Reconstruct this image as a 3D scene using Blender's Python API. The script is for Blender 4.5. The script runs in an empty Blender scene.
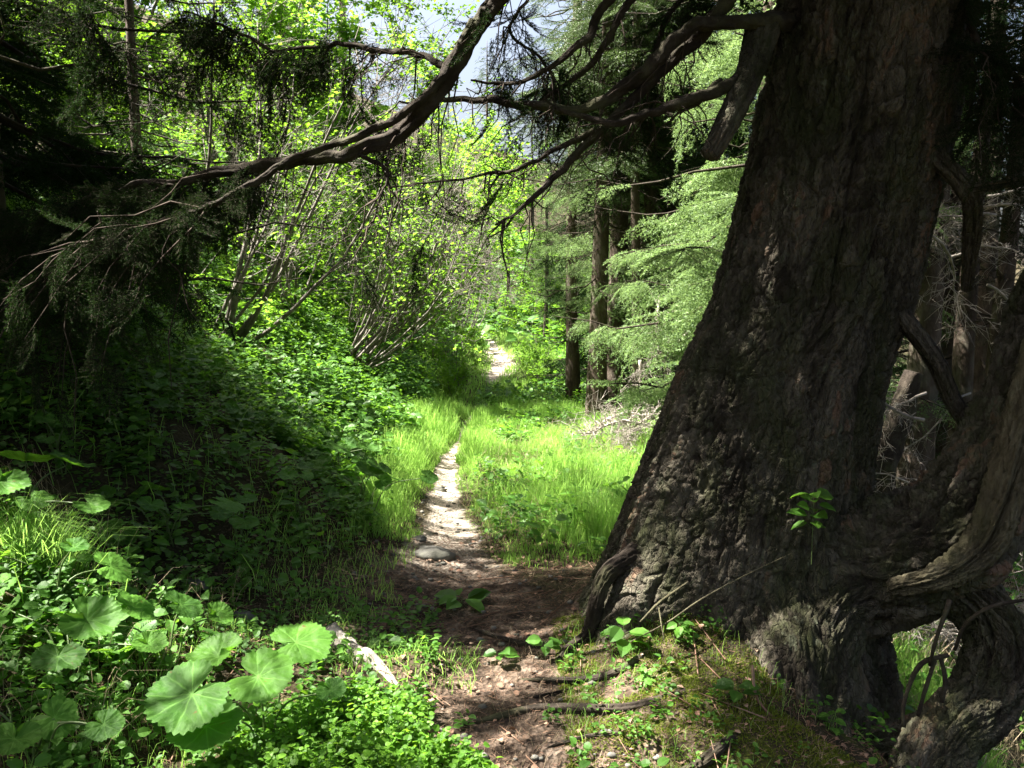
import bpy, math
import numpy as np
from mathutils import Vector

RNG = np.random.default_rng(11)
sc = bpy.context.scene
COL = sc.collection

# ------------------------------------------------------------------ camera, sky, sun, exposure
W, H, F = 1024, 768, 887.0
CAM = np.array([0.0, 0.0, 1.6])
PITCH = math.radians(5.4)
cd = bpy.data.cameras.new('camera'); cam = bpy.data.objects.new('camera', cd); COL.objects.link(cam)
cd.sensor_width = 36.0; cd.lens = 36.0 * F / W; cd.clip_start = 0.05; cd.clip_end = 2000
cam.location = CAM; cam.rotation_euler = (math.radians(90) - PITCH, 0, 0)
sc.camera = cam

S = np.array([-0.60, 0.07, 1.0]); S /= np.linalg.norm(S)          # towards the sun
world = bpy.data.worlds.new('World'); sc.world = world; world.use_nodes = True
wn = world.node_tree; wn.nodes.clear()
sky = wn.nodes.new('ShaderNodeTexSky'); sky.sky_type = 'NISHITA'; sky.sun_disc = False
sky.sun_elevation = math.asin(S[2]); sky.sun_rotation = math.atan2(S[0], S[1])
sky.air_density = 1.0; sky.dust_density = 9.0; sky.ozone_density = 1.0
bg = wn.nodes.new('ShaderNodeBackground'); bg.inputs['Strength'].default_value = 0.05
wo = wn.nodes.new('ShaderNodeOutputWorld')
wn.links.new(sky.outputs[0], bg.inputs[0]); wn.links.new(bg.outputs[0], wo.inputs[0])
sl = bpy.data.lights.new('sun', 'SUN'); sl.energy = 5.0; sl.angle = math.radians(0.53); sl.color = (1.0, 0.95, 0.86)
so = bpy.data.objects.new('sun', sl); COL.objects.link(so)
so.rotation_euler = Vector(S).to_track_quat('Z', 'Y').to_euler(); so.location = (-20, 10, 30)
sc.view_settings.view_transform = 'Standard'; sc.view_settings.look = 'None'
sc.view_settings.gamma = 1.0; sc.view_settings.use_curve_mapping = False
sc.view_settings.exposure = 3.0
sc.cycles.max_bounces = 7; sc.cycles.diffuse_bounces = 3; sc.cycles.glossy_bounces = 2
sc.cycles.transmission_bounces = 5; sc.cycles.transparent_max_bounces = 4
sc.cycles.caustics_reflective = False; sc.cycles.caustics_refractive = False
sc.cycles.sample_clamp_indirect = 6.0

# ------------------------------------------------------------------ maths helpers
def unit(a):
    a = np.asarray(a, float); return a / np.maximum(np.linalg.norm(a, axis=-1, keepdims=True), 1e-9)

def P(px, py, Y):
    """the point seen at a pixel, at distance Y along the walking direction"""
    u = (px - 512) / F; v = (384 - py) / F
    d = np.array([u, math.cos(PITCH) + v * math.sin(PITCH), -math.sin(PITCH) + v * math.cos(PITCH)])
    return CAM + d * (Y / d[1])

def proj(p):
    q = p - CAM
    f = q[:, 1] * math.cos(PITCH) - q[:, 2] * math.sin(PITCH)
    up = q[:, 1] * math.sin(PITCH) + q[:, 2] * math.cos(PITCH)
    f = np.where(f < 0.05, 0.05, f)
    return 512 + F * q[:, 0] / f, 384 - F * up / f, f

def hsh(ix, iy, iz=0):
    h = (ix.astype(np.int64) * 374761393 + iy.astype(np.int64) * 668265263 + (iz if np.isscalar(iz) else iz.astype(np.int64)) * 2147483647) & 0xffffffff
    h = ((h ^ (h >> 13)) * 1274126177) & 0xffffffff
    h = (h ^ (h >> 16)) & 0xffffff
    return h / float(0xffffff)

def vn(x, y, s=0):
    ix = np.floor(x); iy = np.floor(y); fx = x - ix; fy = y - iy
    fx = fx * fx * (3 - 2 * fx); fy = fy * fy * (3 - 2 * fy)
    a = hsh(ix, iy, s); b = hsh(ix + 1, iy, s); c = hsh(ix, iy + 1, s); d = hsh(ix + 1, iy + 1, s)
    return (a * (1 - fx) + b * fx) * (1 - fy) + (c * (1 - fx) + d * fx) * fy

def fbm(x, y, o=4, s=0):
    t = 0; a = 0.5
    for k in range(o):
        t = t + a * (vn(x * 2 ** k, y * 2 ** k, s + k) * 2 - 1); a *= 0.5
    return t

def worley(x, y, s=0):
    ix = np.floor(x); iy = np.floor(y)
    f1 = np.full(x.shape, 9.0); f2 = np.full(x.shape, 9.0); cid = np.zeros(x.shape)
    for dx in (-1, 0, 1):
        for dy in (-1, 0, 1):
            jx = ix + dx; jy = iy + dy
            d = np.hypot(jx + 0.1 + 0.8 * hsh(jx, jy, s) - x, jy + 0.1 + 0.8 * hsh(jx, jy, s + 7) - y)
            m = d < f1
            f2 = np.where(m, f1, np.minimum(f2, d)); cid = np.where(m, hsh(jx, jy, s + 13), cid); f1 = np.where(m, d, f1)
    return f1, f2, cid

def sp(x, k=0.25):            # soft ramp
    return k * np.logaddexp(0, x / k)

def tab(y, t):
    a = np.array(t, float); return np.interp(y, a[:, 0], a[:, 1])

# ------------------------------------------------------------------ terrain shape
XL = [(-9, -1.3), (2.5, -1.15), (4.2, -1.3), (5.4, -0.85), (7, -0.95), (9, -1.1), (12, -1.1), (16, -1.0), (22, -1.0), (32, -1.6), (45, -6), (60, -12)]
XR = [(-9, 1.5), (3, 1.28), (4.6, 1.32), (6, 1.9), (8, 2.8), (12, 3.4), (20, 3.4), (35, 3.5), (60, -2)]
XP = [(-9, 0.2), (2.5, 0.22), (3.4, 0.12), (4.2, -0.2), (5.0, -0.35), (5.6, -0.42), (7, -0.53), (9, -0.66), (11, -0.60), (13, -0.55), (16, -0.45), (20, -0.22), (25, -0.6), (30, -2.2), (45, -9)]
WP = [(-9, 0.7), (2.5, 0.75), (3.6, 0.7), (4.4, 0.8), (5.1, 0.62), (5.6, 0.3), (6.5, 0.2), (8, 0.16), (9.2, 0.13), (10.3, 0.02), (11.2, 0.09), (12.2, 0.02), (16.5, 0.02), (18, 0.42), (22, 0.45), (25, 0.2), (27, 0.02), (40, 0.02)]

def h(x, y, fine=True):
    x = np.asarray(x, float); y = np.asarray(y, float)
    xl = tab(y, XL); xr = tab(y, XR)
    dl = sp(xl - x, 0.22)
    z = 0.66 * dl - 0.26 * sp(dl - 5.0, 1.0)
    dr = sp(x - xr, 0.25)
    z = z - np.interp(y, [-2, 1, 5.5, 9], [0.5, 1.0, 1.05, 0.5]) * dr + 0.30 * sp(dr - 7, 1.5) + np.interp(y, [-2, 1, 5.5, 9], [0, 0.6, 0.6, 0.0]) * sp(dr - 2.2, 0.5)
    z = z + 0.34 * np.exp(-((x - 0.92) / 0.52) ** 2 - ((y - 4.2) / 0.62) ** 2)
    z = z + 0.052 * sp(y - 17, 2.0) + 0.12 * sp(y - 27, 2.0)
    z = z - 0.05 * np.exp(-((x - tab(y, XP)) / (tab(y, WP) + 0.08)) ** 2)
    # a low step where the path climbs over the roots, bottom of the picture
    z = z + 0.05 * np.tanh((y - 3.02 - 0.10 * np.cos(2.2 * (x - 0.45))) / 0.05) * np.exp(-((x - 0.55) / 0.75) ** 2 - ((y - 3.1) / 0.7) ** 2)
    z = z + 0.10 * np.exp(-((x + 0.42) / 0.17) ** 2 - ((y - 3.72) / 0.15) ** 2)
    z = z + 0.09 * fbm(x * 0.55 + 5, y * 0.55, 4, 3)
    if fine:
        z = z + 0.035 * fbm(x * 2.5, y * 2.5, 4, 9) * np.where(y > 5.3, 0.25 + 0.75 * np.clip(np.abs(x - tab(y, XP)) / 0.5, 0, 1), 1.0)
    return z

def shadow_point(q):
    """where on the ground the shadow of q falls"""
    t = np.zeros(len(q))
    for _ in range(40):
        p = q - S * t[:, None]
        gap = p[:, 2] - h(p[:, 0], p[:, 1], False)
        t = t + np.clip(gap, -2, 9) * 0.7
    return q - S * t[:, None]

LIT = [
    [(370, 470), (425, 425), (470, 398), (560, 408), (650, 440), (650, 520), (600, 575), (560, 588), (500, 572), (440, 578), (412, 562), (398, 520)],
    [(205, 318), (330, 325), (440, 320), (490, 360), (455, 420), (420, 470), (398, 530), (350, 480), (290, 420), (235, 370)],
    [(470, 318), (530, 325), (600, 352), (600, 405), (545, 400), (480, 372)],
    [(-60, 500), (30, 520), (70, 560), (100, 600), (70, 640), (0, 640), (-60, 600)],
    [(90, 560), (150, 570), (150, 610), (100, 610)],
    [(-40, 690), (30, 680), (30, 720), (-40, 730)],
    [(130, 790), (165, 700), (205, 640), (345, 612), (420, 640), (470, 690), (490, 800)],
    [(300, 600), (420, 640), (400, 690), (320, 650)],
    [(440, 800), (480, 728), (600, 742), (720, 716), (750, 800)],
    [(400, 655), (540, 655), (560, 680), (440, 697)],
    [(540, 620), (600, 594), (710, 578), (705, 612), (600, 634)],
    [(600, 690), (690, 662), (728, 690), (645, 724)],
    [(855, 630), (925, 628), (930, 700), (880, 715)],
    [(965, 745), (1030, 735), (1030, 790), (965, 790)],
    [(500, 575), (600, 570), (590, 605), (520, 600)],
]
TRUNK_LIT = [((762, 235), 0.10), ((758, 262), 0.16), ((752, 300), 0.17), ((748, 330), 0.10), ((700, 300), 0.13), ((690, 345), 0.12), ((668, 395), 0.10),
             ((640, 470), 0.10), ((612, 545), 0.13), ((590, 590), 0.15), ((745, 150), 0.05)]

# crowns that stand in full sun in the photograph: centre and radius
SUNNY = [((2.2, 8.7, 3.2), 1.3), ((2.2, 8.7, 5.0), 1.1), ((2.0, 8.7, 1.8), 1.0), ((2.0, 12.6, 4.5), 1.5), ((-4.4, 14.5, 4.5), 2.0), ((-3.1, 18.0, 5.0), 2.2), ((-3.0, 12.0, 2.8), 1.3), ((-2.0, 11.6, 2.4), 1.0), ((-1.9, 24.5, 4.0), 2.2), ((-2.4, 14.5, 2.8), 1.3), ((-1.2, 15.6, 1.4), 0.7), ((0.6, 16.6, 0.8), 0.7), ((0.4, 19.5, 0.4), 0.8), ((-0.98, 2.85, 0.35), 0.32), ((-0.72, 3.05, 0.32), 0.28), ((-1.6, 3.1, 0.45), 0.22), ((2.3, 5.7, -0.4), 0.6)]

def inpoly(px, py, poly):
    r = np.zeros(len(px), bool); n = len(poly)
    for i in range(n):
        x0, y0 = poly[i]; x1, y1 = poly[(i + 1) % n]
        if y0 == y1: continue
        c = ((y0 > py) != (y1 > py)) & (px < (x1 - x0) * (py - y0) / (y1 - y0) + x0)
        r ^= c
    return r

def throws_on_lit(q, clear=0.0, polys=None):
    """True where a twig at q would shade one of the sunny places of the photograph"""
    g = shadow_point(q); px, py, f = proj(g)
    vis = (g[:, 1] > 0.5) & (np.linalg.norm(q - g, axis=1) > clear)
    r = np.zeros(len(q), bool)
    jx = px + (fbm(g[:, 0] * 3, g[:, 1] * 3, 3, 41)) * 40; jy = py + fbm(g[:, 0] * 3, g[:, 1] * 3, 3, 57) * 24
    for poly in (LIT if polys is None else [] if polys == 'trunk' else polys): r |= inpoly(jx, jy, poly)
    r &= vis
    if polys is not None and polys != 'trunk': return r
    for (a, b), rad in TRUNK_LIT:
        t = P(a, b, 4.0); d = q - t; al = d @ S
        r |= (al > 0.05) & (np.linalg.norm(d - al[:, None] * S, axis=1) < rad + 0.17)
    for c, rad in (SUNNY if polys is None else []):
        d = q - np.array(c); al = d @ S
        r |= (al > rad * 0.9) & (np.linalg.norm(d - al[:, None] * S, axis=1) < rad)
    return r

def blocks(p, d, L=0.8, clear=0.0):
    sd = unit(np.cross(d, [0.0, 0.0, 1.0])); r = np.zeros(len(p), bool)
    for a, b in ((0, 0), (0.5, 0), (1, 0), (0.3, 0.28), (0.3, -0.28)): r |= throws_on_lit(p + d * a * L + sd * b * L, clear)
    return r

# ------------------------------------------------------------------ mesh helpers
class Geo:
    def __init__(s): s.V = []; s.T = []; s.C = []; s.n = 0
    def add(s, V, T, c=0.5):
        V = np.asarray(V, np.float64).reshape(-1, 3); T = np.asarray(T, np.int64).reshape(-1, 3)
        s.V.append(V); s.T.append(T + s.n); s.n += len(V)
        s.C.append(np.broadcast_to(np.asarray(c, float), (len(V),)) if np.ndim(c) < 2 else c.ravel())
    def arrays(s):
        if not s.V: return np.zeros((0, 3)), np.zeros((0, 3), int), np.zeros(0)
        return np.concatenate(s.V), np.concatenate(s.T), np.concatenate(s.C)

def mesh(name, V, T, C=None, mat=None, smooth=True):
    me = bpy.data.meshes.new(name)
    V = np.asarray(V, np.float32); T = np.asarray(T, np.int32); k = T.shape[1]
    me.vertices.add(len(V)); me.vertices.foreach_set('co', V.ravel())
    me.loops.add(T.size); me.loops.foreach_set('vertex_index', T.ravel())
    me.polygons.add(len(T)); me.polygons.foreach_set('loop_start', np.arange(0, T.size, k, dtype=np.int32))
    me.polygons.foreach_set('use_smooth', np.full(len(T), smooth))
    if C is not None:
        a = me.attributes.new('tint', 'FLOAT', 'POINT'); a.data.foreach_set('value', np.asarray(C, np.float32))
    me.update(calc_edges=True)
    if mat: me.materials.append(mat)
    return me

def link(name, me, parent=None, loc=None):
    o = bpy.data.objects.new(name, me); COL.objects.link(o)
    if parent is not None: o.parent = parent
    if loc is not None: o.location = loc
    return o

def gobj(name, g, mat, parent=None, smooth=True, origin=None, loc=None):
    V, T, C = g.arrays()
    if origin is not None: V = V - np.asarray(origin)
    return link(name, mesh(name, V, T, C, mat, smooth), parent, loc)

def thing(name, label, cat, loc=(0, 0, 0), group=None):
    o = bpy.data.objects.new(name, None); COL.objects.link(o); o.location = loc; o.empty_display_size = 0.1
    return tag(o, label, cat, group)

def tag(o, label=None, cat=None, group=None, kind=None):
    if label: o['label'] = label
    if cat: o['category'] = cat
    if group: o['group'] = group
    if kind: o['kind'] = kind
    return o

def copy_tree(o, parent=None):
    c = o.copy(); COL.objects.link(c); c.parent = parent
    for ch in list(o.children): copy_tree(ch, c)
    return c

def frames(d, n):
    d = unit(d); s = unit(np.cross(d, n)); n2 = np.cross(s, d)
    return np.stack([s, d, n2], axis=-1)      # columns: side, along, normal

def place(T, pos, R, s=1.0):
    """template verts (n,3) at k places -> (k,n,3)"""
    s = np.broadcast_to(np.asarray(s, float), (len(pos),))
    return np.einsum('kij,nj->kni', R, T) * s[:, None, None] + pos[:, None, :]

def scatter(g, TV, TT, pos, R, s=1.0, tint=None, rng=RNG, tl=None):
    k = len(pos)
    if k == 0: return
    V = place(TV, pos, R, s); n = len(TV)
    T = (TT[None] + (np.arange(k) * n)[:, None, None]).reshape(-1, 3)
    c = rng.random(k) if tint is None else tint
    C = np.repeat(c[:, None], n, 1)
    if tl is not None: C = np.clip(C * 0.7 + tl[None] * 0.3, 0, 1)
    g.add(V.reshape(-1, 3), T, C.ravel())

def sticks(g, A, B, ra, rb, c=0.5, n=3):
    A = np.atleast_2d(A); B = np.atleast_2d(B); k = len(A)
    if k == 0: return
    d = unit(B - A); ref = np.where(np.abs(d[:, 2:3]) > 0.9, [[1.0, 0, 0]], [[0, 0, 1.0]])
    s = unit(np.cross(d, ref)); t = np.cross(s, d)
    an = np.arange(n) * 2 * math.pi / n
    ring = s[:, None] * np.cos(an)[None, :, None] + t[:, None] * np.sin(an)[None, :, None]
    ra = np.broadcast_to(ra, (k,)); rb = np.broadcast_to(rb, (k,))
    V = np.concatenate([A[:, None] + ring * ra[:, None, None], B[:, None] + ring * rb[:, None, None]], 1)
    i = np.arange(n); j = (i + 1) % n
    T = np.concatenate([np.stack([i, j, j + n], 1), np.stack([i, j + n, i + n], 1)])
    T = (T[None] + (np.arange(k) * 2 * n)[:, None, None]).reshape(-1, 3)
    g.add(V.reshape(-1, 3), T, c)

def smoothline(pts, m=10):
    p = np.asarray(pts, float); q = np.vstack([2 * p[0] - p[1], p, 2 * p[-1] - p[-2]]); out = []
    for i in range(len(p) - 1):
        a, b, c, d = q[i:i + 4]
        for t in np.arange(m) / m:
            out.append(0.5 * (2 * b + (c - a) * t + (2 * a - 5 * b + 4 * c - d) * t * t + (-a + 3 * b - 3 * c + d) * t ** 3))
    out.append(p[-1]); return np.array(out)

def tube(g, pts, rad, n=8, rough=0.0, seed=0, c=0.5, cap=True):
    p = np.asarray(pts, float); m = len(p); rad = np.broadcast_to(rad, (m,)).astype(float)
    t = unit(np.gradient(p, axis=0)); ref = np.array([0, 0, 1.0]) if abs(t[0, 2]) < 0.9 else np.array([1.0, 0, 0])
    s = np.zeros((m, 3)); s[0] = unit(np.cross(t[0], ref))
    for i in range(1, m): s[i] = unit(s[i - 1] - t[i] * (s[i - 1] @ t[i]))
    b = np.cross(t, s); an = np.arange(n) * 2 * math.pi / n
    L = np.concatenate([[0], np.cumsum(np.linalg.norm(np.diff(p, axis=0), axis=1))])
    rr = rad[:, None] * np.ones((1, n))
    if rough:
        A = an[None, :] + 0 * L[:, None]; Z = L[:, None] + 0 * A; r0 = max(rad.mean(), 1e-3)
        cx, cy = np.cos(A) * 1.3, np.sin(A) * 1.3
        nz = fbm(cx + Z * 2.2 / (r0 * 22) + seed, cy + Z * 0.9 / (r0 * 12) + seed * 1.7, 4, seed)
        nz2 = fbm(A * n / 8, Z / r0 * 0.8, 3, seed + 5)
        rr = rr * (1 + rough * 1.6 * nz + rough * 0.7 * nz2)
    V = p[:, None] + rr[..., None] * (s[:, None] * np.cos(an)[None, :, None] + b[:, None] * np.sin(an)[None, :, None])
    I = np.arange(m - 1)[:, None] * n; i = np.arange(n)[None]; j = (i + 1) % n
    T = np.concatenate([np.stack([I + i, I + n + j, I + j], -1).reshape(-1, 3), np.stack([I + i, I + n + i, I + n + j], -1).reshape(-1, 3)])
    V = V.reshape(-1, 3)
    if cap:
        V = np.vstack([V, p[0], p[-1]]); k = m * n; i = np.arange(n); j = (i + 1) % n
        T = np.vstack([T, np.stack([i * 0 + k, i, j], 1), np.stack([i * 0 + k + 1, (m - 1) * n + j, (m - 1) * n + i], 1)])
    g.add(V, T, c)

# ------------------------------------------------------------------ materials
def nt(name):
    m = bpy.data.materials.new(name); m.use_nodes = True; t = m.node_tree; t.nodes.clear()
    out = t.nodes.new('ShaderNodeOutputMaterial'); return m, t, out
def nd(t, ty, **kw):
    n = t.nodes.new(ty)
    for k, v in kw.items():
        if k in n.inputs: n.inputs[k].default_value = v
        else: setattr(n, k, v)
    return n
def ramp(t, fac, stops):
    r = t.nodes.new('ShaderNodeValToRGB'); e = r.color_ramp.elements
    while len(e) < len(stops): e.new(0.5)
    for el, (p, c) in zip(e, stops): el.position = p; el.color = (*c, 1)
    t.links.new(fac, r.inputs[0]); return r
def mixc(t, fac, a, b, mode='MIX'):
    m = t.nodes.new('ShaderNodeMix'); m.data_type = 'RGBA'; m.blend_type = mode
    for sock, v in ((m.inputs[0], fac), (m.inputs[6], a), (m.inputs[7], b)):
        if hasattr(v, 'links'): t.links.new(v, sock)
        else: sock.default_value = v if not isinstance(v, tuple) else (*v, 1)
    return m.outputs[2]

def leaf_mat(name, dark, light, trans, tf=0.4, rough=0.45, veins=False, spec=0.35):
    m, t, out = nt(name)
    at = nd(t, 'ShaderNodeAttribute', attribute_name='tint')
    geo = t.nodes.new('ShaderNodeTexCoord')
    nz = nd(t, 'ShaderNodeTexNoise', Scale=1.3, Detail=2.0); t.links.new(geo.outputs['Object'], nz.inputs['Vector'])
    mx = t.nodes.new('ShaderNodeMath'); mx.operation = 'MULTIPLY_ADD'; mx.inputs[1].default_value = 0.7
    t.links.new(at.outputs['Fac'], mx.inputs[0])
    m2 = t.nodes.new('ShaderNodeMath'); m2.operation = 'MULTIPLY_ADD'; m2.inputs[1].default_value = 1.2; m2.inputs[2].default_value = -0.45
    t.links.new(nz.outputs['Fac'], m2.inputs[0]); t.links.new(m2.outputs[0], mx.inputs[2])
    r = ramp(t, mx.outputs[0], [(0.1, dark), (0.9, light)])
    pr = nd(t, 'ShaderNodeBsdfPrincipled', Roughness=rough); pr.inputs['Specular IOR Level'].default_value = spec
    tr = nd(t, 'ShaderNodeBsdfTranslucent')
    col = r.outputs[0]
    if veins:
        vt = nd(t, 'ShaderNodeAttribute', attribute_name='vein')
        col = mixc(t, vt.outputs['Fac'], r.outputs[0], tuple(min(1, c * 1.5 + 0.02) for c in light))
        oi = t.nodes.new('ShaderNodeObjectInfo'); n4 = nd(t, 'ShaderNodeTexNoise', Scale=9.0, Detail=5.0, noise_dimensions='4D'); t.links.new(geo.outputs['Object'], n4.inputs['Vector']); mw = t.nodes.new('ShaderNodeMath'); mw.operation = 'MULTIPLY'; mw.inputs[1].default_value = 40.0
        t.links.new(oi.outputs['Random'], mw.inputs[0]); t.links.new(mw.outputs[0], n4.inputs['W'])
        sp4 = ramp(t, n4.outputs['Fac'], [(0.66, (0, 0, 0)), (0.69, (0.9,) * 3)]); col = mixc(t, sp4.outputs[0], col, (0.10, 0.065, 0.02))
        hs = nd(t, 'ShaderNodeHueSaturation'); vr = nd(t, 'ShaderNodeMapRange'); vr.inputs[3].default_value = 0.7; vr.inputs[4].default_value = 1.25; t.links.new(oi.outputs['Random'], vr.inputs[0]); t.links.new(vr.outputs[0], hs.inputs['Value']); t.links.new(col, hs.inputs['Color']); col = hs.outputs[0]
        n3 = nd(t, 'ShaderNodeTexNoise', Scale=60.0, Detail=3.0); t.links.new(geo.outputs['Object'], n3.inputs['Vector'])
        bp = nd(t, 'ShaderNodeBump', Strength=0.35, Distance=0.004); t.links.new(n3.outputs['Fac'], bp.inputs['Height']); t.links.new(bp.outputs[0], pr.inputs['Normal'])
    t.links.new(col, pr.inputs['Base Color'])
    tc = mixc(t, 0.75, col, trans); t.links.new(tc, tr.inputs['Color'])
    ms = t.nodes.new('ShaderNodeMixShader'); ms.inputs[0].default_value = tf
    t.links.new(pr.outputs[0], ms.inputs[1]); t.links.new(tr.outputs[0], ms.inputs[2]); t.links.new(ms.outputs[0], out.inputs[0])
    return m

def wood_mat(name, cols, scale=6.0, stretch=(1, 1, 0.25), bump=0.5, dist=0.01, moss=None, mossamt=0.5, rough=0.9):
    m, t, out = nt(name)
    tc = t.nodes.new('ShaderNodeTexCoord'); mp = t.nodes.new('ShaderNodeMapping'); mp.inputs['Scale'].default_value = stretch
    t.links.new(tc.outputs['Object'], mp.inputs['Vector'])
    n1 = nd(t, 'ShaderNodeTexNoise', Scale=scale, Detail=8.0, Roughness=0.65); t.links.new(mp.outputs[0], n1.inputs['Vector'])
    n2 = nd(t, 'ShaderNodeTexNoise', Scale=scale * 7, Detail=6.0, Roughness=0.7); t.links.new(mp.outputs[0], n2.inputs['Vector'])
    r = ramp(t, n1.outputs['Fac'], [(0.32 + 0.36 * i / max(1, len(cols) - 1), c) for i, c in enumerate(cols)])
    c = mixc(t, 0.55, r.outputs[0], n2.outputs['Fac'], 'OVERLAY')
    if moss:
        n3 = nd(t, 'ShaderNodeTexNoise', Scale=2.3, Detail=7.0, Roughness=0.7); t.links.new(tc.outputs['Object'], n3.inputs['Vector'])
        rm = ramp(t, n3.outputs['Fac'], [(0.50, (0, 0, 0)), (0.66, (mossamt,) * 3)])
        c = mixc(t, rm.outputs[0], c, moss)
    pr = nd(t, 'ShaderNodeBsdfPrincipled', Roughness=rough); pr.inputs['Specular IOR Level'].default_value = 0.2
    t.links.new(c, pr.inputs['Base Color'])
    bp = nd(t, 'ShaderNodeBump', Strength=bump, Distance=dist)
    ad = t.nodes.new('ShaderNodeMath'); ad.operation = 'ADD'; t.links.new(n1.outputs['Fac'], ad.inputs[0]); t.links.new(n2.outputs['Fac'], ad.inputs[1])
    t.links.new(ad.outputs[0], bp.inputs['Height']); t.links.new(bp.outputs[0], pr.inputs['Normal'])
    t.links.new(pr.outputs[0], out.inputs[0]); return m

def ground_mat(name):
    m, t, out = nt(name)
    tc = t.nodes.new('ShaderNodeTexCoord'); at = nd(t, 'ShaderNodeAttribute', attribute_name='tint')
    def noise(s, d=8.0, r=0.65):
        n = nd(t, 'ShaderNodeTexNoise', Scale=s, Detail=d, Roughness=r); t.links.new(tc.outputs['Object'], n.inputs['Vector']); return n.outputs['Fac']
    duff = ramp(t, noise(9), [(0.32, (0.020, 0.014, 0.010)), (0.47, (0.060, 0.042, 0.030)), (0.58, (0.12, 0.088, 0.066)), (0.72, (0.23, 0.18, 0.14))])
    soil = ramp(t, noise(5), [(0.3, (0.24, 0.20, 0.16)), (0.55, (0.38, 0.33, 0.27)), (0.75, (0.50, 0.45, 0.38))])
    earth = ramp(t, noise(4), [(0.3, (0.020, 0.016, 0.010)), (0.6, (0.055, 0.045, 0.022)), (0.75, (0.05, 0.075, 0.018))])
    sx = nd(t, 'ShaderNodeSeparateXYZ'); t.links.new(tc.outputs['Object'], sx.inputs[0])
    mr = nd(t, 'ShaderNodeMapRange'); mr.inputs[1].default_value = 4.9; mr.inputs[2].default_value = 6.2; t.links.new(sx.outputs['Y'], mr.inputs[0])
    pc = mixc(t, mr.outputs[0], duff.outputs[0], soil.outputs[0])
    edge = t.nodes.new('ShaderNodeMath'); edge.operation = 'MULTIPLY_ADD'; edge.inputs[1].default_value = 0.9
    t.links.new(noise(7, 5), edge.inputs[0]); t.links.new(at.outputs['Fac'], edge.inputs[2])
    er = ramp(t, edge.outputs[0], [(0.75, (0, 0, 0)), (1.0, (1, 1, 1))])
    c = mixc(t, er.outputs[0], earth.outputs[0], pc)
    mossm = ramp(t, noise(2.2, 6), [(0.52, (0, 0, 0)), (0.62, (1, 1, 1))])
    my = nd(t, 'ShaderNodeMapRange'); my.inputs[1].default_value = 0.15; my.inputs[2].default_value = 0.6; t.links.new(sx.outputs['X'], my.inputs[0])
    my2 = nd(t, 'ShaderNodeMapRange'); my2.inputs[1].default_value = 5.2; my2.inputs[2].default_value = 4.6; t.links.new(sx.outputs['Y'], my2.inputs[0])
    mm = t.nodes.new('ShaderNodeMath'); mm.operation = 'MULTIPLY'; t.links.new(my.outputs[0], mm.inputs[0]); t.links.new(my2.outputs[0], mm.inputs[1])
    mm2 = t.nodes.new('ShaderNodeMath'); mm2.operation = 'MULTIPLY'; t.links.new(mm.outputs[0], mm2.inputs[0]); t.links.new(mossm.outputs[0], mm2.inputs[1])
    c = mixc(t, mm2.outputs[0], c, (0.085, 0.12, 0.012))
    c = mixc(t, 0.6, c, noise(60, 4), 'OVERLAY')
    pr = nd(t, 'ShaderNodeBsdfPrincipled', Roughness=0.95); pr.inputs['Specular IOR Level'].default_value = 0.15
    t.links.new(c, pr.inputs['Base Color'])
    bp = nd(t, 'ShaderNodeBump', Strength=0.9, Distance=0.02)
    vo = nd(t, 'ShaderNodeTexVoronoi', Scale=45.0); t.links.new(tc.outputs['Object'], vo.inputs['Vector'])
    a2 = t.nodes.new('ShaderNodeMath'); a2.operation = 'ADD'; t.links.new(noise(22), a2.inputs[0]); t.links.new(vo.outputs['Distance'], a2.inputs[1])
    t.links.new(a2.outputs[0], bp.inputs['Height']); t.links.new(bp.outputs[0], pr.inputs['Normal'])
    t.links.new(pr.outputs[0], out.inputs[0]); return m

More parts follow.
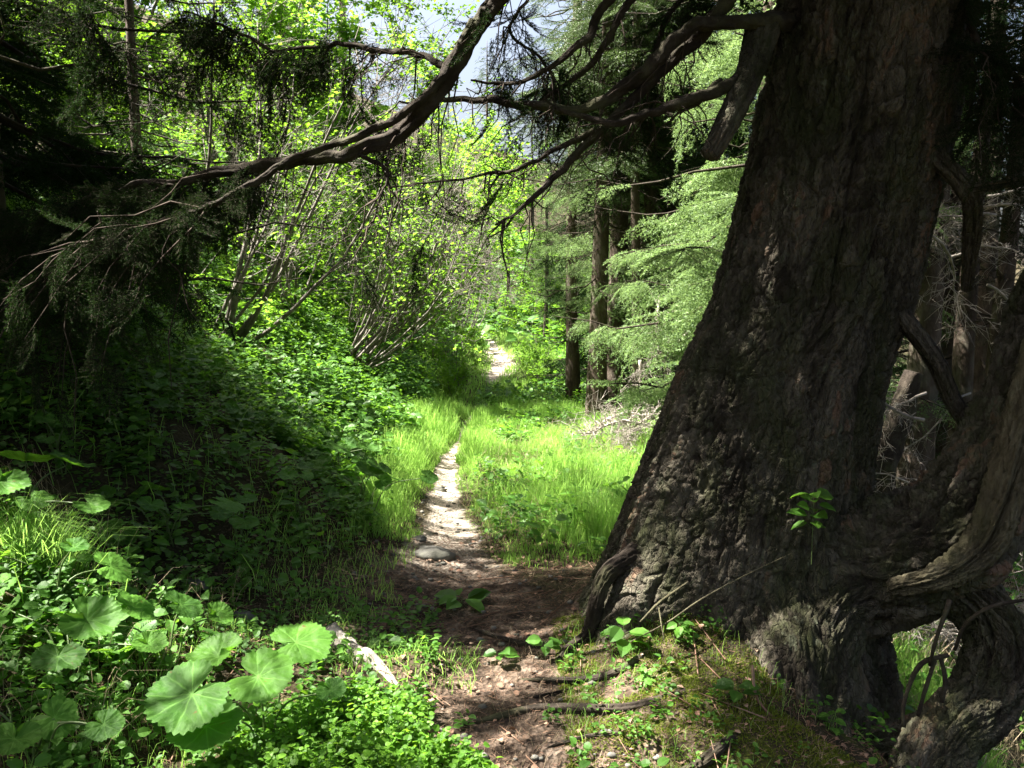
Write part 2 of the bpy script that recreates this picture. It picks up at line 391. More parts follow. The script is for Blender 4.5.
def bark_mat(name):
    m, t, out = nt(name)
    tc = t.nodes.new('ShaderNodeTexCoord'); at = nd(t, 'ShaderNodeAttribute', attribute_name='tint')
    mp = t.nodes.new('ShaderNodeMapping'); mp.inputs['Scale'].default_value = (1, 1, 0.45); t.links.new(tc.outputs['Object'], mp.inputs['Vector'])
    def noise(s, d=8.0, r=0.65, v=mp):
        n = nd(t, 'ShaderNodeTexNoise', Scale=s, Detail=d, Roughness=r); t.links.new(v.outputs[0], n.inputs['Vector']); return n.outputs['Fac']
    base = ramp(t, at.outputs['Fac'], [(0.0, (0.025, 0.020, 0.014)), (0.35, (0.068, 0.058, 0.043)), (0.75, (0.140, 0.124, 0.094)), (1.0, (0.20, 0.125, 0.085))])
    c = mixc(t, 0.75, base.outputs[0], noise(28, 8, 0.75), 'OVERLAY')
    g = ramp(t, noise(3.0, 8, 0.72), [(0.47, (0, 0, 0)), (0.62, (0.75,) * 3)])
    c = mixc(t, g.outputs[0], c, (0.055, 0.066, 0.024))
    l = ramp(t, noise(17, 6, 0.6), [(0.60, (0, 0, 0)), (0.66, (0.7,) * 3)])
    c = mixc(t, l.outputs[0], c, (0.13, 0.14, 0.09))
    pr = nd(t, 'ShaderNodeBsdfPrincipled', Roughness=0.92); pr.inputs['Specular IOR Level'].default_value = 0.2
    t.links.new(c, pr.inputs['Base Color'])
    bp = nd(t, 'ShaderNodeBump', Strength=1.0, Distance=0.022)
    vo = nd(t, 'ShaderNodeTexVoronoi', Scale=42.0); t.links.new(mp.outputs[0], vo.inputs['Vector'])
    vo.feature = 'DISTANCE_TO_EDGE'; vo.inputs['Scale'].default_value = 34.0
    wv = nd(t, 'ShaderNodeVectorMath', operation='MULTIPLY_ADD'); wv.inputs[1].default_value = (0.05, 0.05, 0.05)
    nw_ = nd(t, 'ShaderNodeTexNoise', Scale=18.0, Detail=4.0); t.links.new(mp.outputs[0], nw_.inputs['Vector'])
    t.links.new(nw_.outputs['Color'], wv.inputs[0]); t.links.new(mp.outputs[0], wv.inputs[2]); t.links.new(wv.outputs[0], vo.inputs['Vector'])
    ve = nd(t, 'ShaderNodeMapRange'); ve.inputs[1].default_value = 0.0; ve.inputs[2].default_value = 0.12; t.links.new(vo.outputs['Distance'], ve.inputs[0])
    ad = t.nodes.new('ShaderNodeMath'); ad.operation = 'MULTIPLY_ADD'; ad.inputs[1].default_value = 0.45
    t.links.new(ve.outputs[0], ad.inputs[0]); t.links.new(noise(45, 8, 0.75), ad.inputs[2])
    t.links.new(ad.outputs[0], bp.inputs['Height']); t.links.new(bp.outputs[0], pr.inputs['Normal'])
    t.links.new(pr.outputs[0], out.inputs[0]); return m

M = dict(
    ground=ground_mat('forest_ground'), bark=bark_mat('old_bark'),
    limb=wood_mat('limb_bark', [(0.016, 0.012, 0.009), (0.036, 0.028, 0.021), (0.07, 0.06, 0.045)], 9, (1, 1, 1), 0.7, 0.012, (0.09, 0.10, 0.04), 0.5),
    stem=wood_mat('spruce_stem', [(0.035, 0.027, 0.021), (0.075, 0.055, 0.042), (0.14, 0.115, 0.095)], 8, (1, 1, 0.4), 0.7, 0.015, (0.12, 0.14, 0.09), 0.5),
    dead=wood_mat('dead_wood', [(0.16, 0.14, 0.12), (0.27, 0.24, 0.21), (0.38, 0.35, 0.31)], 14, (1, 1, 1), 0.4, 0.006),
    deadstrip=wood_mat('weathered_wood', [(0.05, 0.042, 0.025), (0.11, 0.095, 0.06), (0.18, 0.165, 0.11)], 16, (1, 1, 0.22), 0.9, 0.015, (0.12, 0.14, 0.05), 0.35),
    shrubstem=wood_mat('shrub_stem', [(0.09, 0.08, 0.065), (0.16, 0.145, 0.125), (0.24, 0.22, 0.20)], 12, (1, 1, 1), 0.3, 0.004),
    twig=wood_mat('twig', [(0.035, 0.026, 0.018), (0.07, 0.052, 0.04)], 20, (1, 1, 1), 0.3, 0.003),
    stone=wood_mat('stone', [(0.07, 0.066, 0.058), (0.13, 0.125, 0.11), (0.20, 0.19, 0.17)], 5, (1, 1, 1), 0.6, 0.01, (0.07, 0.09, 0.03), 0.4),
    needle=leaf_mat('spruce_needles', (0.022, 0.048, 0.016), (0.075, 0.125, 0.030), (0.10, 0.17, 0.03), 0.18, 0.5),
    needle_dark=leaf_mat('shaded_needles', (0.007, 0.018, 0.006), (0.020, 0.044, 0.010), (0.04, 0.09, 0.012), 0.15, 0.7, False, 0.04),  # same needles darkened, the shade of the dim trees put into the colour
    needle_light=leaf_mat('sunlit_needles', (0.065, 0.115, 0.042), (0.20, 0.30, 0.12), (0.28, 0.42, 0.12), 0.35, 0.5, False, 0.2),  # same needles lightened, sunlight put into the colour
    leaf=leaf_mat('bright_leaves', (0.075, 0.16, 0.012), (0.15, 0.29, 0.035), (0.32, 0.60, 0.05), 0.5, 0.5, False, 0.2),
    leafd=leaf_mat('deep_leaves', (0.030, 0.090, 0.010), (0.085, 0.19, 0.020), (0.22, 0.42, 0.02), 0.42, 0.5, False, 0.2),
    under=leaf_mat('undergrowth_leaves', (0.030, 0.085, 0.014), (0.095, 0.22, 0.030), (0.22, 0.46, 0.03), 0.40, 0.5, False, 0.25),
    bilb=leaf_mat('bilberry_leaves', (0.045, 0.12, 0.012), (0.13, 0.28, 0.025), (0.28, 0.52, 0.03), 0.42, 0.5, False, 0.25),
    big=leaf_mat('butterbur_leaves', (0.035, 0.10, 0.016), (0.075, 0.18, 0.022), (0.15, 0.38, 0.02), 0.40, 0.55, True, 0.15),
    petiole=leaf_mat('petioles', (0.08, 0.13, 0.04), (0.14, 0.19, 0.07), (0.2, 0.3, 0.05), 0.2),
    grass=leaf_mat('grass_blades', (0.08, 0.19, 0.028), (0.29, 0.48, 0.11), (0.46, 0.76, 0.14), 0.5, 0.5, False, 0.25),
    straw=leaf_mat('dry_grass', (0.20, 0.15, 0.09), (0.42, 0.34, 0.22), (0.4, 0.32, 0.2), 0.3, 0.7),
    moss=leaf_mat('moss', (0.06, 0.085, 0.012), (0.15, 0.19, 0.022), (0.20, 0.26, 0.02), 0.3, 0.8, False, 0.1),
    litter=wood_mat('litter_bits', [(0.09, 0.05, 0.035), (0.20, 0.12, 0.08), (0.34, 0.25, 0.18)], 4, (1, 1, 1), 0.2, 0.002),
)

# ------------------------------------------------------------------ ground and path
def axis_pts(lo, hi, a, b, fine, grow=1.09):
    m = list(np.arange(a, b, fine)); s = fine; x = b; up = []
    while x < hi: up.append(x); s *= grow; x += s
    up.append(hi); s = fine; x = a; dn = []
    while x > lo: s *= grow; x -= s; dn.append(max(x, lo))
    return np.array(sorted(set(dn + m + up)))
gx = axis_pts(-400, 400, -2.6, 2.4, 0.022); gy = axis_pts(-300, 600, 2.3, 6.2, 0.022, 1.018)
GX, GY = np.meshgrid(gx, gy); GZ = h(GX, GY)
nearw = np.exp(-np.maximum(0, GY - 6) / 3)
GZ = GZ + nearw * np.where(GY > 5.2, 0.004, 0.012) * fbm(GX * 14, GY * 14, 3, 21)
pm = 1 - np.abs(GX - tab(GY, XP)) / (tab(GY, WP) * 1.25) + 0.35 * fbm(GX * 3, GY * 3, 3, 31)
pm = np.clip(pm, -0.5, 1.0)
nx, ny = len(gx), len(gy); V = np.stack([GX, GY, GZ], -1).reshape(-1, 3)
a = (np.arange(ny - 1)[:, None] * nx + np.arange(nx - 1)[None]).ravel()
Q = np.stack([a, a + 1, a + nx + 1, a + nx], 1)
pf = pm.ravel(); onpath = (pf[Q].mean(1) > 0.25) & (V[Q][:, :, 1].mean(1) > -10) & (V[Q][:, :, 1].mean(1) < 45)
def sub(name, sel):
    q = Q[sel]; u, inv = np.unique(q, return_inverse=True)
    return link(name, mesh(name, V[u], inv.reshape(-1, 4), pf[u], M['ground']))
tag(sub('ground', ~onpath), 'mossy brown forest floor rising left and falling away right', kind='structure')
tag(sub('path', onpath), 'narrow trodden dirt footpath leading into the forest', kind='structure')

# ------------------------------------------------------------------ leaf and spray templates
def spruce_spray(rng, L=0.5, ns=14, nl=0.015, step=0.004, nw=0.0013, per=2, flat=0.5, droop=0.25):
    """a feathered spruce twig along +Y: needles (V,T) and wood (A,B,r)"""
    segA, segB = [], []
    m = 6; t = np.linspace(0, 1, m); ax = np.stack([0.03 * np.sin(t * 3) * L, t * L, -droop * L * t ** 2], 1)
    for i in range(m - 1): segA.append(ax[i]); segB.append(ax[i + 1])
    for k in range(ns):
        u = 0.08 + 0.88 * (k + rng.random() * 0.6) / ns; base = np.array([np.interp(u, t, ax[:, c]) for c in range(3)])
        sd = 1 if k % 2 else -1; ln = L * (0.46 * (1 - u) ** 0.8 + 0.07) * rng.uniform(0.7, 1.15)
        d = unit(np.array([sd * 0.8, 0.75, -0.15 - droop * rng.uniform(0, 1.3)]))
        mid = base + d * ln * 0.55; end = mid + unit(d + [0, 0.15, -0.35 * droop * 2]) * ln * 0.45
        segA += [base, mid]; segB += [mid, end]
        if ln > L * 0.25:
            for q in (0.35, 0.6):
                for s2 in (-1, 1):
                    b2 = base + d * ln * q; e2 = b2 + unit(d + s2 * np.array([0.5 * sd, -0.6, 0.0]) * 1.0 + [0, 0, -0.3 * droop]) * ln * 0.3
                    segA.append(b2); segB.append(e2)
    A = np.array(segA); B = np.array(segB); ln = np.linalg.norm(B - A, axis=1)
    cnt = np.maximum(1, (ln / step).astype(int) * per); idx = np.repeat(np.arange(len(A)), cnt)
    u = rng.random(len(idx)); p = A[idx] + (B - A)[idx] * u[:, None]; d = unit(B - A)[idx]
    r = unit(rng.normal(size=(len(idx), 3)) * [1, 1, flat]); r = unit(r - d * np.sum(r * d, 1, keepdims=True))
    nd_ = unit(d * 0.65 + r); w = unit(np.cross(nd_, rng.normal(size=nd_.shape)))
    l = nl * rng.uniform(0.7, 1.15, len(idx))[:, None]
    V = np.stack([p - w * nw * 0.5, p + w * nw * 0.5, p + nd_ * l], 1).reshape(-1, 3)
    T = np.arange(len(V)).reshape(-1, 3)
    return dict(V=V, T=T, A=A, B=B)

def leafshape(kind='ovate', fold=0.25):
    if kind == 'quad':
        V = np.array([[0, 0, 0], [0.38, 0.45, fold * 0.4], [0, 1, -0.12], [-0.38, 0.45, fold * 0.4]]); T = np.array([[0, 1, 2], [0, 2, 3]])
    else:
        V = np.array([[0, 0, 0], [0, 0.35, 0.02], [0, 0.72, -0.01], [0, 1, -0.10],
                      [0.28, 0.18, fold * .3], [0.36, 0.45, fold * .4], [0.22, 0.78, fold * .2], [-0.28, 0.18, fold * .3], [-0.36, 0.45, fold * .4], [-0.22, 0.78, fold * .2]])
        T = np.array([[0, 4, 1], [4, 5, 1], [1, 5, 2], [5, 6, 2], [2, 6, 3], [0, 1, 7], [7, 1, 8], [1, 2, 8], [8, 2, 9], [2, 3, 9]])
    return V, T

def rand_frames(rng, n, upness=0.8, dirs=None, out=0.7):
    az = rng.uniform(0, 2 * math.pi, n)
    d = np.stack([np.cos(az), np.sin(az), rng.normal(0, 0.35, n) - 0.1], 1) if dirs is None else dirs
    nrm = unit(rng.normal(size=(n, 3)) * (1 - upness) + [0, 0, upness])
    return frames(d, nrm)

NEAR = [spruce_spray(np.random.default_rng(i), 0.42, 15, 0.018, 0.0050, 0.0032, 2, 0.8, 0.3) for i in range(3)]
MID = [spruce_spray(np.random.default_rng(20 + i), 0.55, 13, 0.030, 0.017, 0.0075, 2, 0.6, 0.25) for i in range(4)]
SHADE = [spruce_spray(np.random.default_rng(60 + i), 0.55, 11, 0.045, 0.045, 0.020, 2, 0.6, 0.25) for i in range(3)]
MIDD = [spruce_spray(np.random.default_rng(40 + i), 0.55, 13, 0.028, 0.016, 0.0070, 2, 0.7, 0.6) for i in range(3)]

def put_sprays(gn, gw, sprays, pos, d, nrm, s, rng, wr=0.0022):
    R = frames(d, nrm); pick = rng.integers(0, len(sprays), len(pos))
    for k, sprd in enumerate(sprays):
        sel = pick == k
        if not sel.any(): continue
        tl = None
        scatter(gn, sprd['V'], sprd['T'], pos[sel], R[sel], s[sel], rng=rng)
        if gw is not None:
            A = place(sprd['A'], pos[sel], R[sel], s[sel]).reshape(-1, 3); B = place(sprd['B'], pos[sel], R[sel], s[sel]).reshape(-1, 3)
            sticks(gw, A, B, wr, wr * 0.5, 0.5, 3)

# ------------------------------------------------------------------ spruces
def build_spruce(seed, height, r0, crown_r, base_frac=0.1, sprays=MID, dens=1.0, droop=0.25, dead_to=0.0, step=0.34, wood=True, lean=(0, 0), origin=None, filt=False, spray_s=1.0):
    """returns Geo for trunk, branches, needles; local coordinates with the base at 0"""
    rng = np.random.default_rng(seed); gt, gb, gn = Geo(), Geo(), Geo()
    z = np.linspace(-0.3, height, 26); cx = lean[0] * z / height + 0.05 * np.sin(z * 0.6 + seed); cy = lean[1] * z / height
    c = np.stack([cx, cy, z], 1); rad = r0 * (1 - z.clip(0) / height) ** 0.85 + 0.012; rad[:3] *= [1.7, 1.35, 1.1]
    tube(gt, c, rad, 14, 0.10, seed)
    pos, dr, nm, ss = [], [], [], []
    zz = height * max(base_frac, 0.02) * 0.6
    while zz < height * 0.99:
        f = zz / height; nb = rng.integers(4, 7); a0 = rng.uniform(0, 6.28)
        for k in range(nb):
            az = a0 + 6.283 * k / nb + rng.normal(0, 0.25); ln = crown_r * min(1, (1 - f) ** 0.75 * 1.15) * rng.uniform(0.65, 1.15) + 0.12
            alive = f > base_frac
            if not alive: ln *= rng.uniform(0.25, 0.7)
            if not alive and rng.random() < 0.2: continue
            b = np.array([np.interp(zz, z, cx), np.interp(zz, z, cy), zz + rng.normal(0, 0.08)])
            t = np.linspace(0, 1, 7); hd = np.array([math.cos(az), math.sin(az)])
            dz = -droop * ln * (t * 1.6 - 0.9 * t ** 2.4) + 0.25 * ln * t * f
            pts = np.concatenate([b[:2] + hd[None] * (t * ln)[:, None], (b[2] + dz)[:, None]], 1)
            pts[1:] += rng.normal(0, 0.02 * ln, (6, 3))
            rb = 0.006 + 0.012 * ln / 2; sticks(gb, pts[:-1], pts[1:], rb * (1 - t[:-1] * 0.8), rb * (1 - t[1:] * 0.8), 0.5, 4)
            if not alive:
                m = rng.integers(3, 9); u = rng.uniform(0.15, 1, m); p = np.stack([np.interp(u, t, pts[:, i]) for i in range(3)], 1)
                dd = unit(np.concatenate([np.tile(hd, (m, 1)) + rng.normal(0, 0.8, (m, 2)), rng.normal(-0.5, 0.5, (m, 1))], 1))
                e = p + dd * rng.uniform(0.1, 0.45, m)[:, None]; sticks(gb, p, e, 0.004, 0.0015, 0.5, 3)
                p2 = p + (e - p) * 0.5; e2 = p2 + unit(dd + rng.normal(0, 0.7, dd.shape)) * 0.15; sticks(gb, p2, e2, 0.0025, 0.001, 0.5, 3)
                continue
            nspr = max(2, int(ln / 0.17 * dens)); u = np.sort(rng.uniform(0.18, 0.98, nspr)); u[-1] = 0.97
            p = np.stack([np.interp(u, t, pts[:, i]) for i in range(3)], 1)
            sd = np.where(np.arange(nspr) % 2 == 0, 1.0, -1.0)[:, None]; sd[-1] = 0.05
            side = np.array([-hd[1], hd[0], 0])
            dd = unit(np.array([*hd, 0]) * 0.65 + sd * side * 0.9 + np.stack([rng.normal(0, 0.25, nspr), rng.normal(0, 0.25, nspr), rng.normal(-droop * 1.1, 0.2, nspr)], 1))
            pos.append(p); dr.append(dd); nm.append(unit(rng.normal(size=(nspr, 3)) * 0.22 + [0, 0, 1])); ss.append(spray_s * rng.uniform(0.75, 1.2, nspr) * (0.45 + 0.75 * (1 - u)) * min(1.15, 0.45 + ln / 2))
        zz += step * rng.uniform(0.75, 1.2) * (0.6 + 0.5 * (1 - f))
    pos, dr, nm, ss = map(np.concatenate, (pos, dr, nm, ss))
    if origin is not None and origin[1] < 31:
        q = pos + np.asarray(origin); bad = blocks(q, dr, 0.5, 0.8) & (rng.random(len(q)) < 0.97)
        pos, dr, nm, ss = pos[~bad], dr[~bad], nm[~bad], ss[~bad]
    put_sprays(gn, None, sprays, pos, dr, nm, ss, rng, 0.003)
    k = rng.random(len(pos)) < 0.8; sticks(gb, pos[k], pos[k] + unit(dr[k] + [0, 0, -0.12]) * (0.5 * ss[k])[:, None], 0.004, 0.0015, 0.5, 3)
    return gt, gb, gn

def spruce_thing(label, x, y, mat='needle', group=None, name='spruce_tree', z=None, **kw):
    z = float(h(x, y)) if z is None else z; o = thing(name, label, 'spruce tree', (x, y, z), group)
    gt, gb, gn = build_spruce(origin=(x, y, z), **kw)
    gobj('trunk', gt, M['stem'], o); gobj('branches', gb, M['limb'], o); gobj('crown', gn, M[mat], o)
    return o

# ------------------------------------------------------------------ the old tree
TR = [(0, 776, 964), (117, 755, 948), (234, 727, 921), (300, 708, 908), (367, 677, 882), (484, 634, 862), (560, 606, 856), (600, 590, 852)]
TY = 4.45
cz, cxx, crr = [], [], []
for py, l, r in TR:
    pl, pr_ = P(l, py, TY), P(r, py, TY); cz.append(pl[2]); cxx.append((pl[0] + pr_[0]) / 2); crr.append((pr_[0] - pl[0]) / 2 * 0.985)
cz, cxx, crr = map(lambda q: np.array(q)[::-1], (cz, cxx, crr))
slope = (cxx[-1] - cxx[-3]) / (cz[-1] - cz[-3])
cz = np.concatenate([[-1.4, -0.7], cz, [cz[-1] + 2, cz[-1] + 5, cz[-1] + 9, cz[-1] + 13]])
cxx = np.concatenate([[cxx[0] + 0.12, cxx[0] + 0.07], cxx, cxx[-1] + slope * np.array([2, 4.6, 7.5, 9.5])])
crr = np.concatenate([[crr[0] * 1.1, crr[0] * 1.12], crr, [0.42, 0.33, 0.18, 0.05]])
def trunk_axis(z): return np.stack([np.interp(z, cz, cxx), TY + 0.0 * z, z], -1)
old = thing('old_spruce_tree', 'massive old spruce leaning right with thick furrowed bark beside the path', 'tree', (1.1, TY, 0.0))
OLD0 = np.array([1.1, TY, 0.0])

def bark_disp(arc, z, seed=0, k=1.0):
    wx = arc + 0.035 * fbm(arc * 9, z * 5, 4, seed + 1) + 0.05 * fbm(arc * 1.5, z * 1.3, 2, seed + 14); wz = z + 0.10 * fbm(arc * 7 + 9, z * 5, 4, seed + 2)
    f1, f2, cid = worley(wx / 0.052, wz / 0.125, seed); e = np.clip((f2 - f1) / 0.20, 0, 1)
    g1, g2, cid2 = worley(wx / 0.021 + 3, wz / 0.030, seed + 5); e2 = np.clip((g2 - g1) / 0.3, 0, 1)
    big = fbm(arc * 1.6, z * 0.35, 3, seed + 8)
    h1, h2, hc = worley((arc + 0.07 * fbm(arc * 4, z * 2.6, 4, seed + 4)) / 0.17 + 2, z / 1.25, seed + 21); crack = (1 - np.clip((h2 - h1) / 0.12, 0, 1)) * np.clip(0.55 + 1.3 * fbm(arc * 2.5, z * 1.6, 3, seed + 30), 0, 1)
    d = 0.011 * e + 0.012 * cid * e + 0.004 * e2 + 0.008 * cid2 * e2 + 0.06 * big - 0.055 * crack + 0.007 * fbm(arc * 20, z * 8, 5, seed + 3) + 0.007 * fbm(arc * 70, z * 40, 3, seed + 6)
    t = np.clip(0.30 + 0.55 * (cid - 0.4) + 0.35 * (cid2 - 0.3) + 0.6 * fbm(arc * 5, z * 2.5, 4, seed + 33), 0, 1)
    return d * k, t
nth = 760; th = np.linspace(0, 2 * math.pi, nth, endpoint=False)
th = th + 0.45 * np.sin(th + math.pi / 2) * 1.0          # denser on the side facing the path
zz = np.concatenate([np.arange(-0.7, 3.5, 0.0062), np.arange(3.5, cz[-1], 0.06)])
TH, ZZ = np.meshgrid(th, zz); Rr = np.interp(ZZ, cz, crr); 
ca, sa = np.cos(TH), np.sin(TH)
lob = np.exp(-((ZZ - 0.05).clip(0)) / 0.42)
butt = sum(a_ * np.exp(-((np.angle(np.exp(1j * (TH - t0)))) / w_) ** 2) for t0, a_, w_ in ((math.radians(188), 0.12, 0.32), (math.radians(222), 0.20, 0.30), (math.radians(262), 0.16, 0.26), (math.radians(300), 0.20, 0.3), (math.radians(335), 0.15, 0.3), (math.radians(100), 0.3, 0.5)))
flute = 0.035 * np.sin(TH * 5 + 1.0 + ZZ * 0.5) + 0.025 * np.sin(TH * 9 + ZZ * 1.1)
dd_, tt_ = bark_disp((TH % (2 * math.pi)) * 0.6, ZZ, 0)
seam = np.clip(np.abs(np.angle(np.exp(1j * TH))) / 0.05, 0, 1); dd_ = dd_ * (0.3 + 0.7 * seam)
RR = Rr * (1 + flute) + butt * lob * 1.0 + dd_ - 0.03
V = np.stack([np.interp(ZZ, cz, cxx) + RR * ca, TY + RR * sa * 0.95, ZZ], -1).reshape(-1, 3) - OLD0
n_, m_ = nth, len(zz); I = np.arange(m_ - 1)[:, None] * n_; i = np.arange(n_)[None]; j = (i + 1) % n_
Qt = np.stack([I + i, I + j, I + n_ + j, I + n_ + i], -1).reshape(-1, 4)
link('trunk', mesh('trunk', V, Qt, tt_.ravel(), M['bark']), old)

def barky(name, pts, rad, mat, seed, nth=120, step=0.0075, k=1.0, squash=None, parent=old, child_of=None):
    """a thick gnarled limb or root with the same bark"""
    p = smoothline(pts, 24); L = np.concatenate([[0], np.cumsum(np.linalg.norm(np.diff(p, axis=0), axis=1))])
    m = int(L[-1] / step); s_ = np.linspace(0, L[-1], m); p = np.stack([np.interp(s_, L, p[:, i]) for i in range(3)], 1)
    rad = np.interp(s_ / L[-1], np.linspace(0, 1, len(rad)), rad)
    t = unit(np.gradient(p, axis=0)); s = np.zeros((m, 3)); s[0] = unit(np.cross(t[0], [0.1, 0.2, 1.0]))
    for i in range(1, m): s[i] = unit(s[i - 1] - t[i] * (s[i - 1] @ t[i]))
    b = np.cross(t, s); an = np.linspace(0, 2 * math.pi, nth, endpoint=False); A, Z = np.meshgrid(an, s_)
    d, tn = bark_disp(A * 0.22 + seed, Z + seed * 1.3, seed, k)
    lump = 0.22 * fbm(np.cos(A) * 1.2 + Z * 2.6 + seed, np.sin(A) * 1.2 + Z * 2.1, 4, seed + 9) + 0.16 * fbm(np.cos(A) * 3 + Z * 2 + seed, np.sin(A) * 3 - Z * 6, 3, seed + 19)
    lump = lump * (1.0 if rad.max() > 0.1 else 0.35)
    r = rad[:, None] * (1 + lump + 0.04 * np.sin(A * 3 + Z * 1.5 + seed)) + d - 0.015
    V = p[:, None] + r[..., None] * (s[:, None] * np.cos(A)[..., None] + b[:, None] * np.sin(A)[..., None])
    V = np.concatenate([V.reshape(-1, 3), p[:1] , p[-1:] + t[-1] * rad[-1] * 0.4]) - OLD0
    I = np.arange(m - 1)[:, None] * nth; i = np.arange(nth)[None]; j = (i + 1) % nth
    T = np.concatenate([np.stack([I + i, I + nth + j, I + j], -1).reshape(-1, 3), np.stack([I + i, I + nth + i, I + nth + j], -1).reshape(-1, 3)])
    k0 = m * nth; i = np.arange(nth); j = (i + 1) % nth
    T = np.vstack([T, np.stack([i * 0 + k0, i, j], 1), np.stack([i * 0 + k0 + 1, (m - 1) * nth + j, (m - 1) * nth + i], 1)])
    return link(name, mesh(name, V, T, np.concatenate([tn.ravel(), [0.4, 0.4]]), M[mat]), parent)

# the side stem that sweeps out of the base and up to the right, and the roots that loop round the gap
o = barky('side_stem', [P(770, 600, 4.35), P(835, 575, 4.15), P(900, 560, 4.0), P(960, 525, 3.9), P(1010, 450, 3.85), P(1050, 350, 3.85), P(1090, 200, 3.9), P(1120, 0, 4.0)],
          [0.34, 0.30, 0.25, 0.20, 0.19, 0.17, 0.15, 0.13], 'bark', 3, 250)
o['label'] = 'dark gnarled second stem sweeping up to the right'
o = barky('root', [P(770, 640, 4.15), P(815, 640, 3.85), P(845, 600, 3.9), P(905, 575, 3.9), P(965, 590, 3.8), P(1000, 640, 3.75), P(985, 700, 3.7), P(945, 745, 3.6), P(915, 800, 3.5)],
          [0.20, 0.17, 0.13, 0.11, 0.115, 0.13, 0.13, 0.12, 0.13], 'bark', 5, 210)
o['label'] = 'thick dark root arching round the gap'
o = barky('root', [P(790, 690, 3.85), P(840, 745, 3.75), P(890, 748, 3.7), P(945, 725, 3.65), P(1000, 680, 3.7), P(1060, 640, 3.8)], [0.15, 0.10, 0.085, 0.11, 0.12, 0.13], 'bark', 6, 150)
o = barky('root', [P(760, 590, 4.1), P(790, 650, 3.82), P(800, 715, 3.68), P(815, 780, 3.5), P(822, 830, 3.4)], [0.26, 0.24, 0.21, 0.18, 0.14], 'bark', 8, 180)
o = barky('weathered_strip', [P(890, 590, 3.72), P(945, 576, 3.62), P(985, 545, 3.60), P(1005, 500, 3.60), P(1022, 440, 3.62), P(1050, 340, 3.68)], [0.03, 0.055, 0.075, 0.08, 0.085, 0.08], 'deadstrip', 12, 130, 0.008, 0.8)
o['label'] = 'pale barkless weathered wood along the side stem'
def on_ground(pts, lift): return [np.array([x_, y_, float(h(x_, y_)) + l_]) for (x_, y_), l_ in zip(pts, lift)]
o = barky('root', [P(655, 545, 4.12), P(626, 562, 4.08), P(604, 580, 4.03)] + on_ground([(0.36, 4.0), (0.27, 3.93), (0.18, 3.82)], [0.03, 0.01, -0.02]), [0.08, 0.06, 0.045, 0.04, 0.03, 0.015], 'limb', 14, 60, 0.012, 0.5)
o['label'] = 'pale sunlit root at the left foot of the trunk'
barky('root', on_ground([(0.95, 3.3), (0.80, 3.14), (0.64, 3.04), (0.48, 2.98), (0.30, 2.95), (0.10, 2.98), (-0.05, 3.08)], [-0.05, -0.012, 0.002, 0.008, 0.008, 0.0, -0.02]), [0.03, 0.030, 0.030, 0.030, 0.028, 0.022, 0.012], 'limb', 15, 48, 0.012, 0.25)
for k_, (pp_, r0_) in enumerate([([(0.62, 3.75), (0.40, 3.62), (0.15, 3.66), (-0.12, 3.74)], 0.022), ([(0.70, 3.45), (0.42, 3.34), (0.12, 3.40), (-0.15, 3.30), (-0.35, 3.36)], 0.024), ([(0.30, 3.62), (0.08, 3.50), (-0.10, 3.52)], 0.014), ([(0.55, 3.20), (0.28, 3.18), (0.02, 3.10)], 0.016), ([(0.35, 3.95), (0.10, 4.02), (-0.15, 4.25), (-0.28, 4.45)], 0.018)]):
    barky('root', on_ground(pp_, [-0.015] + [0.008] * (len(pp_) - 2) + [-0.02]), [r0_ * 1.3, r0_ * 1.4, r0_ * 1.2, r0_ * 0.4], 'limb', 70 + k_, 36, 0.01, 0.2)
o = barky('broken_limb', [P(762, 30, 4.2), P(750, 70, 4.05), P(738, 100, 3.95), P(722, 132, 3.9), P(709, 156, 3.88)], [0.085, 0.075, 0.066, 0.06, 0.05], 'bark', 17, 60, 0.01, 0.25)
o['label'] = 'thick broken-off limb stub hanging downward'
for pts, rad, sd in (
    ([P(900, 140, 4.3), P(935, 158, 4.1), P(962, 185, 4.05), P(972, 215, 4.1), P(966, 290, 4.3)], [0.07, 0.055, 0.05, 0.045, 0.03], 18),
    ([P(968, 190, 4.05), P(995, 186, 4.0), P(1060, 176, 3.95)], [0.035, 0.03, 0.025], 19),
    ([P(880, 290, 4.3), P(905, 322, 4.15), P(935, 362, 4.1), P(955, 405, 4.1), P(985, 440, 4.1)], [0.07, 0.055, 0.05, 0.05, 0.06], 20)):
    barky('broken_limb', pts, rad, 'bark', sd, 48, 0.012, 0.3)

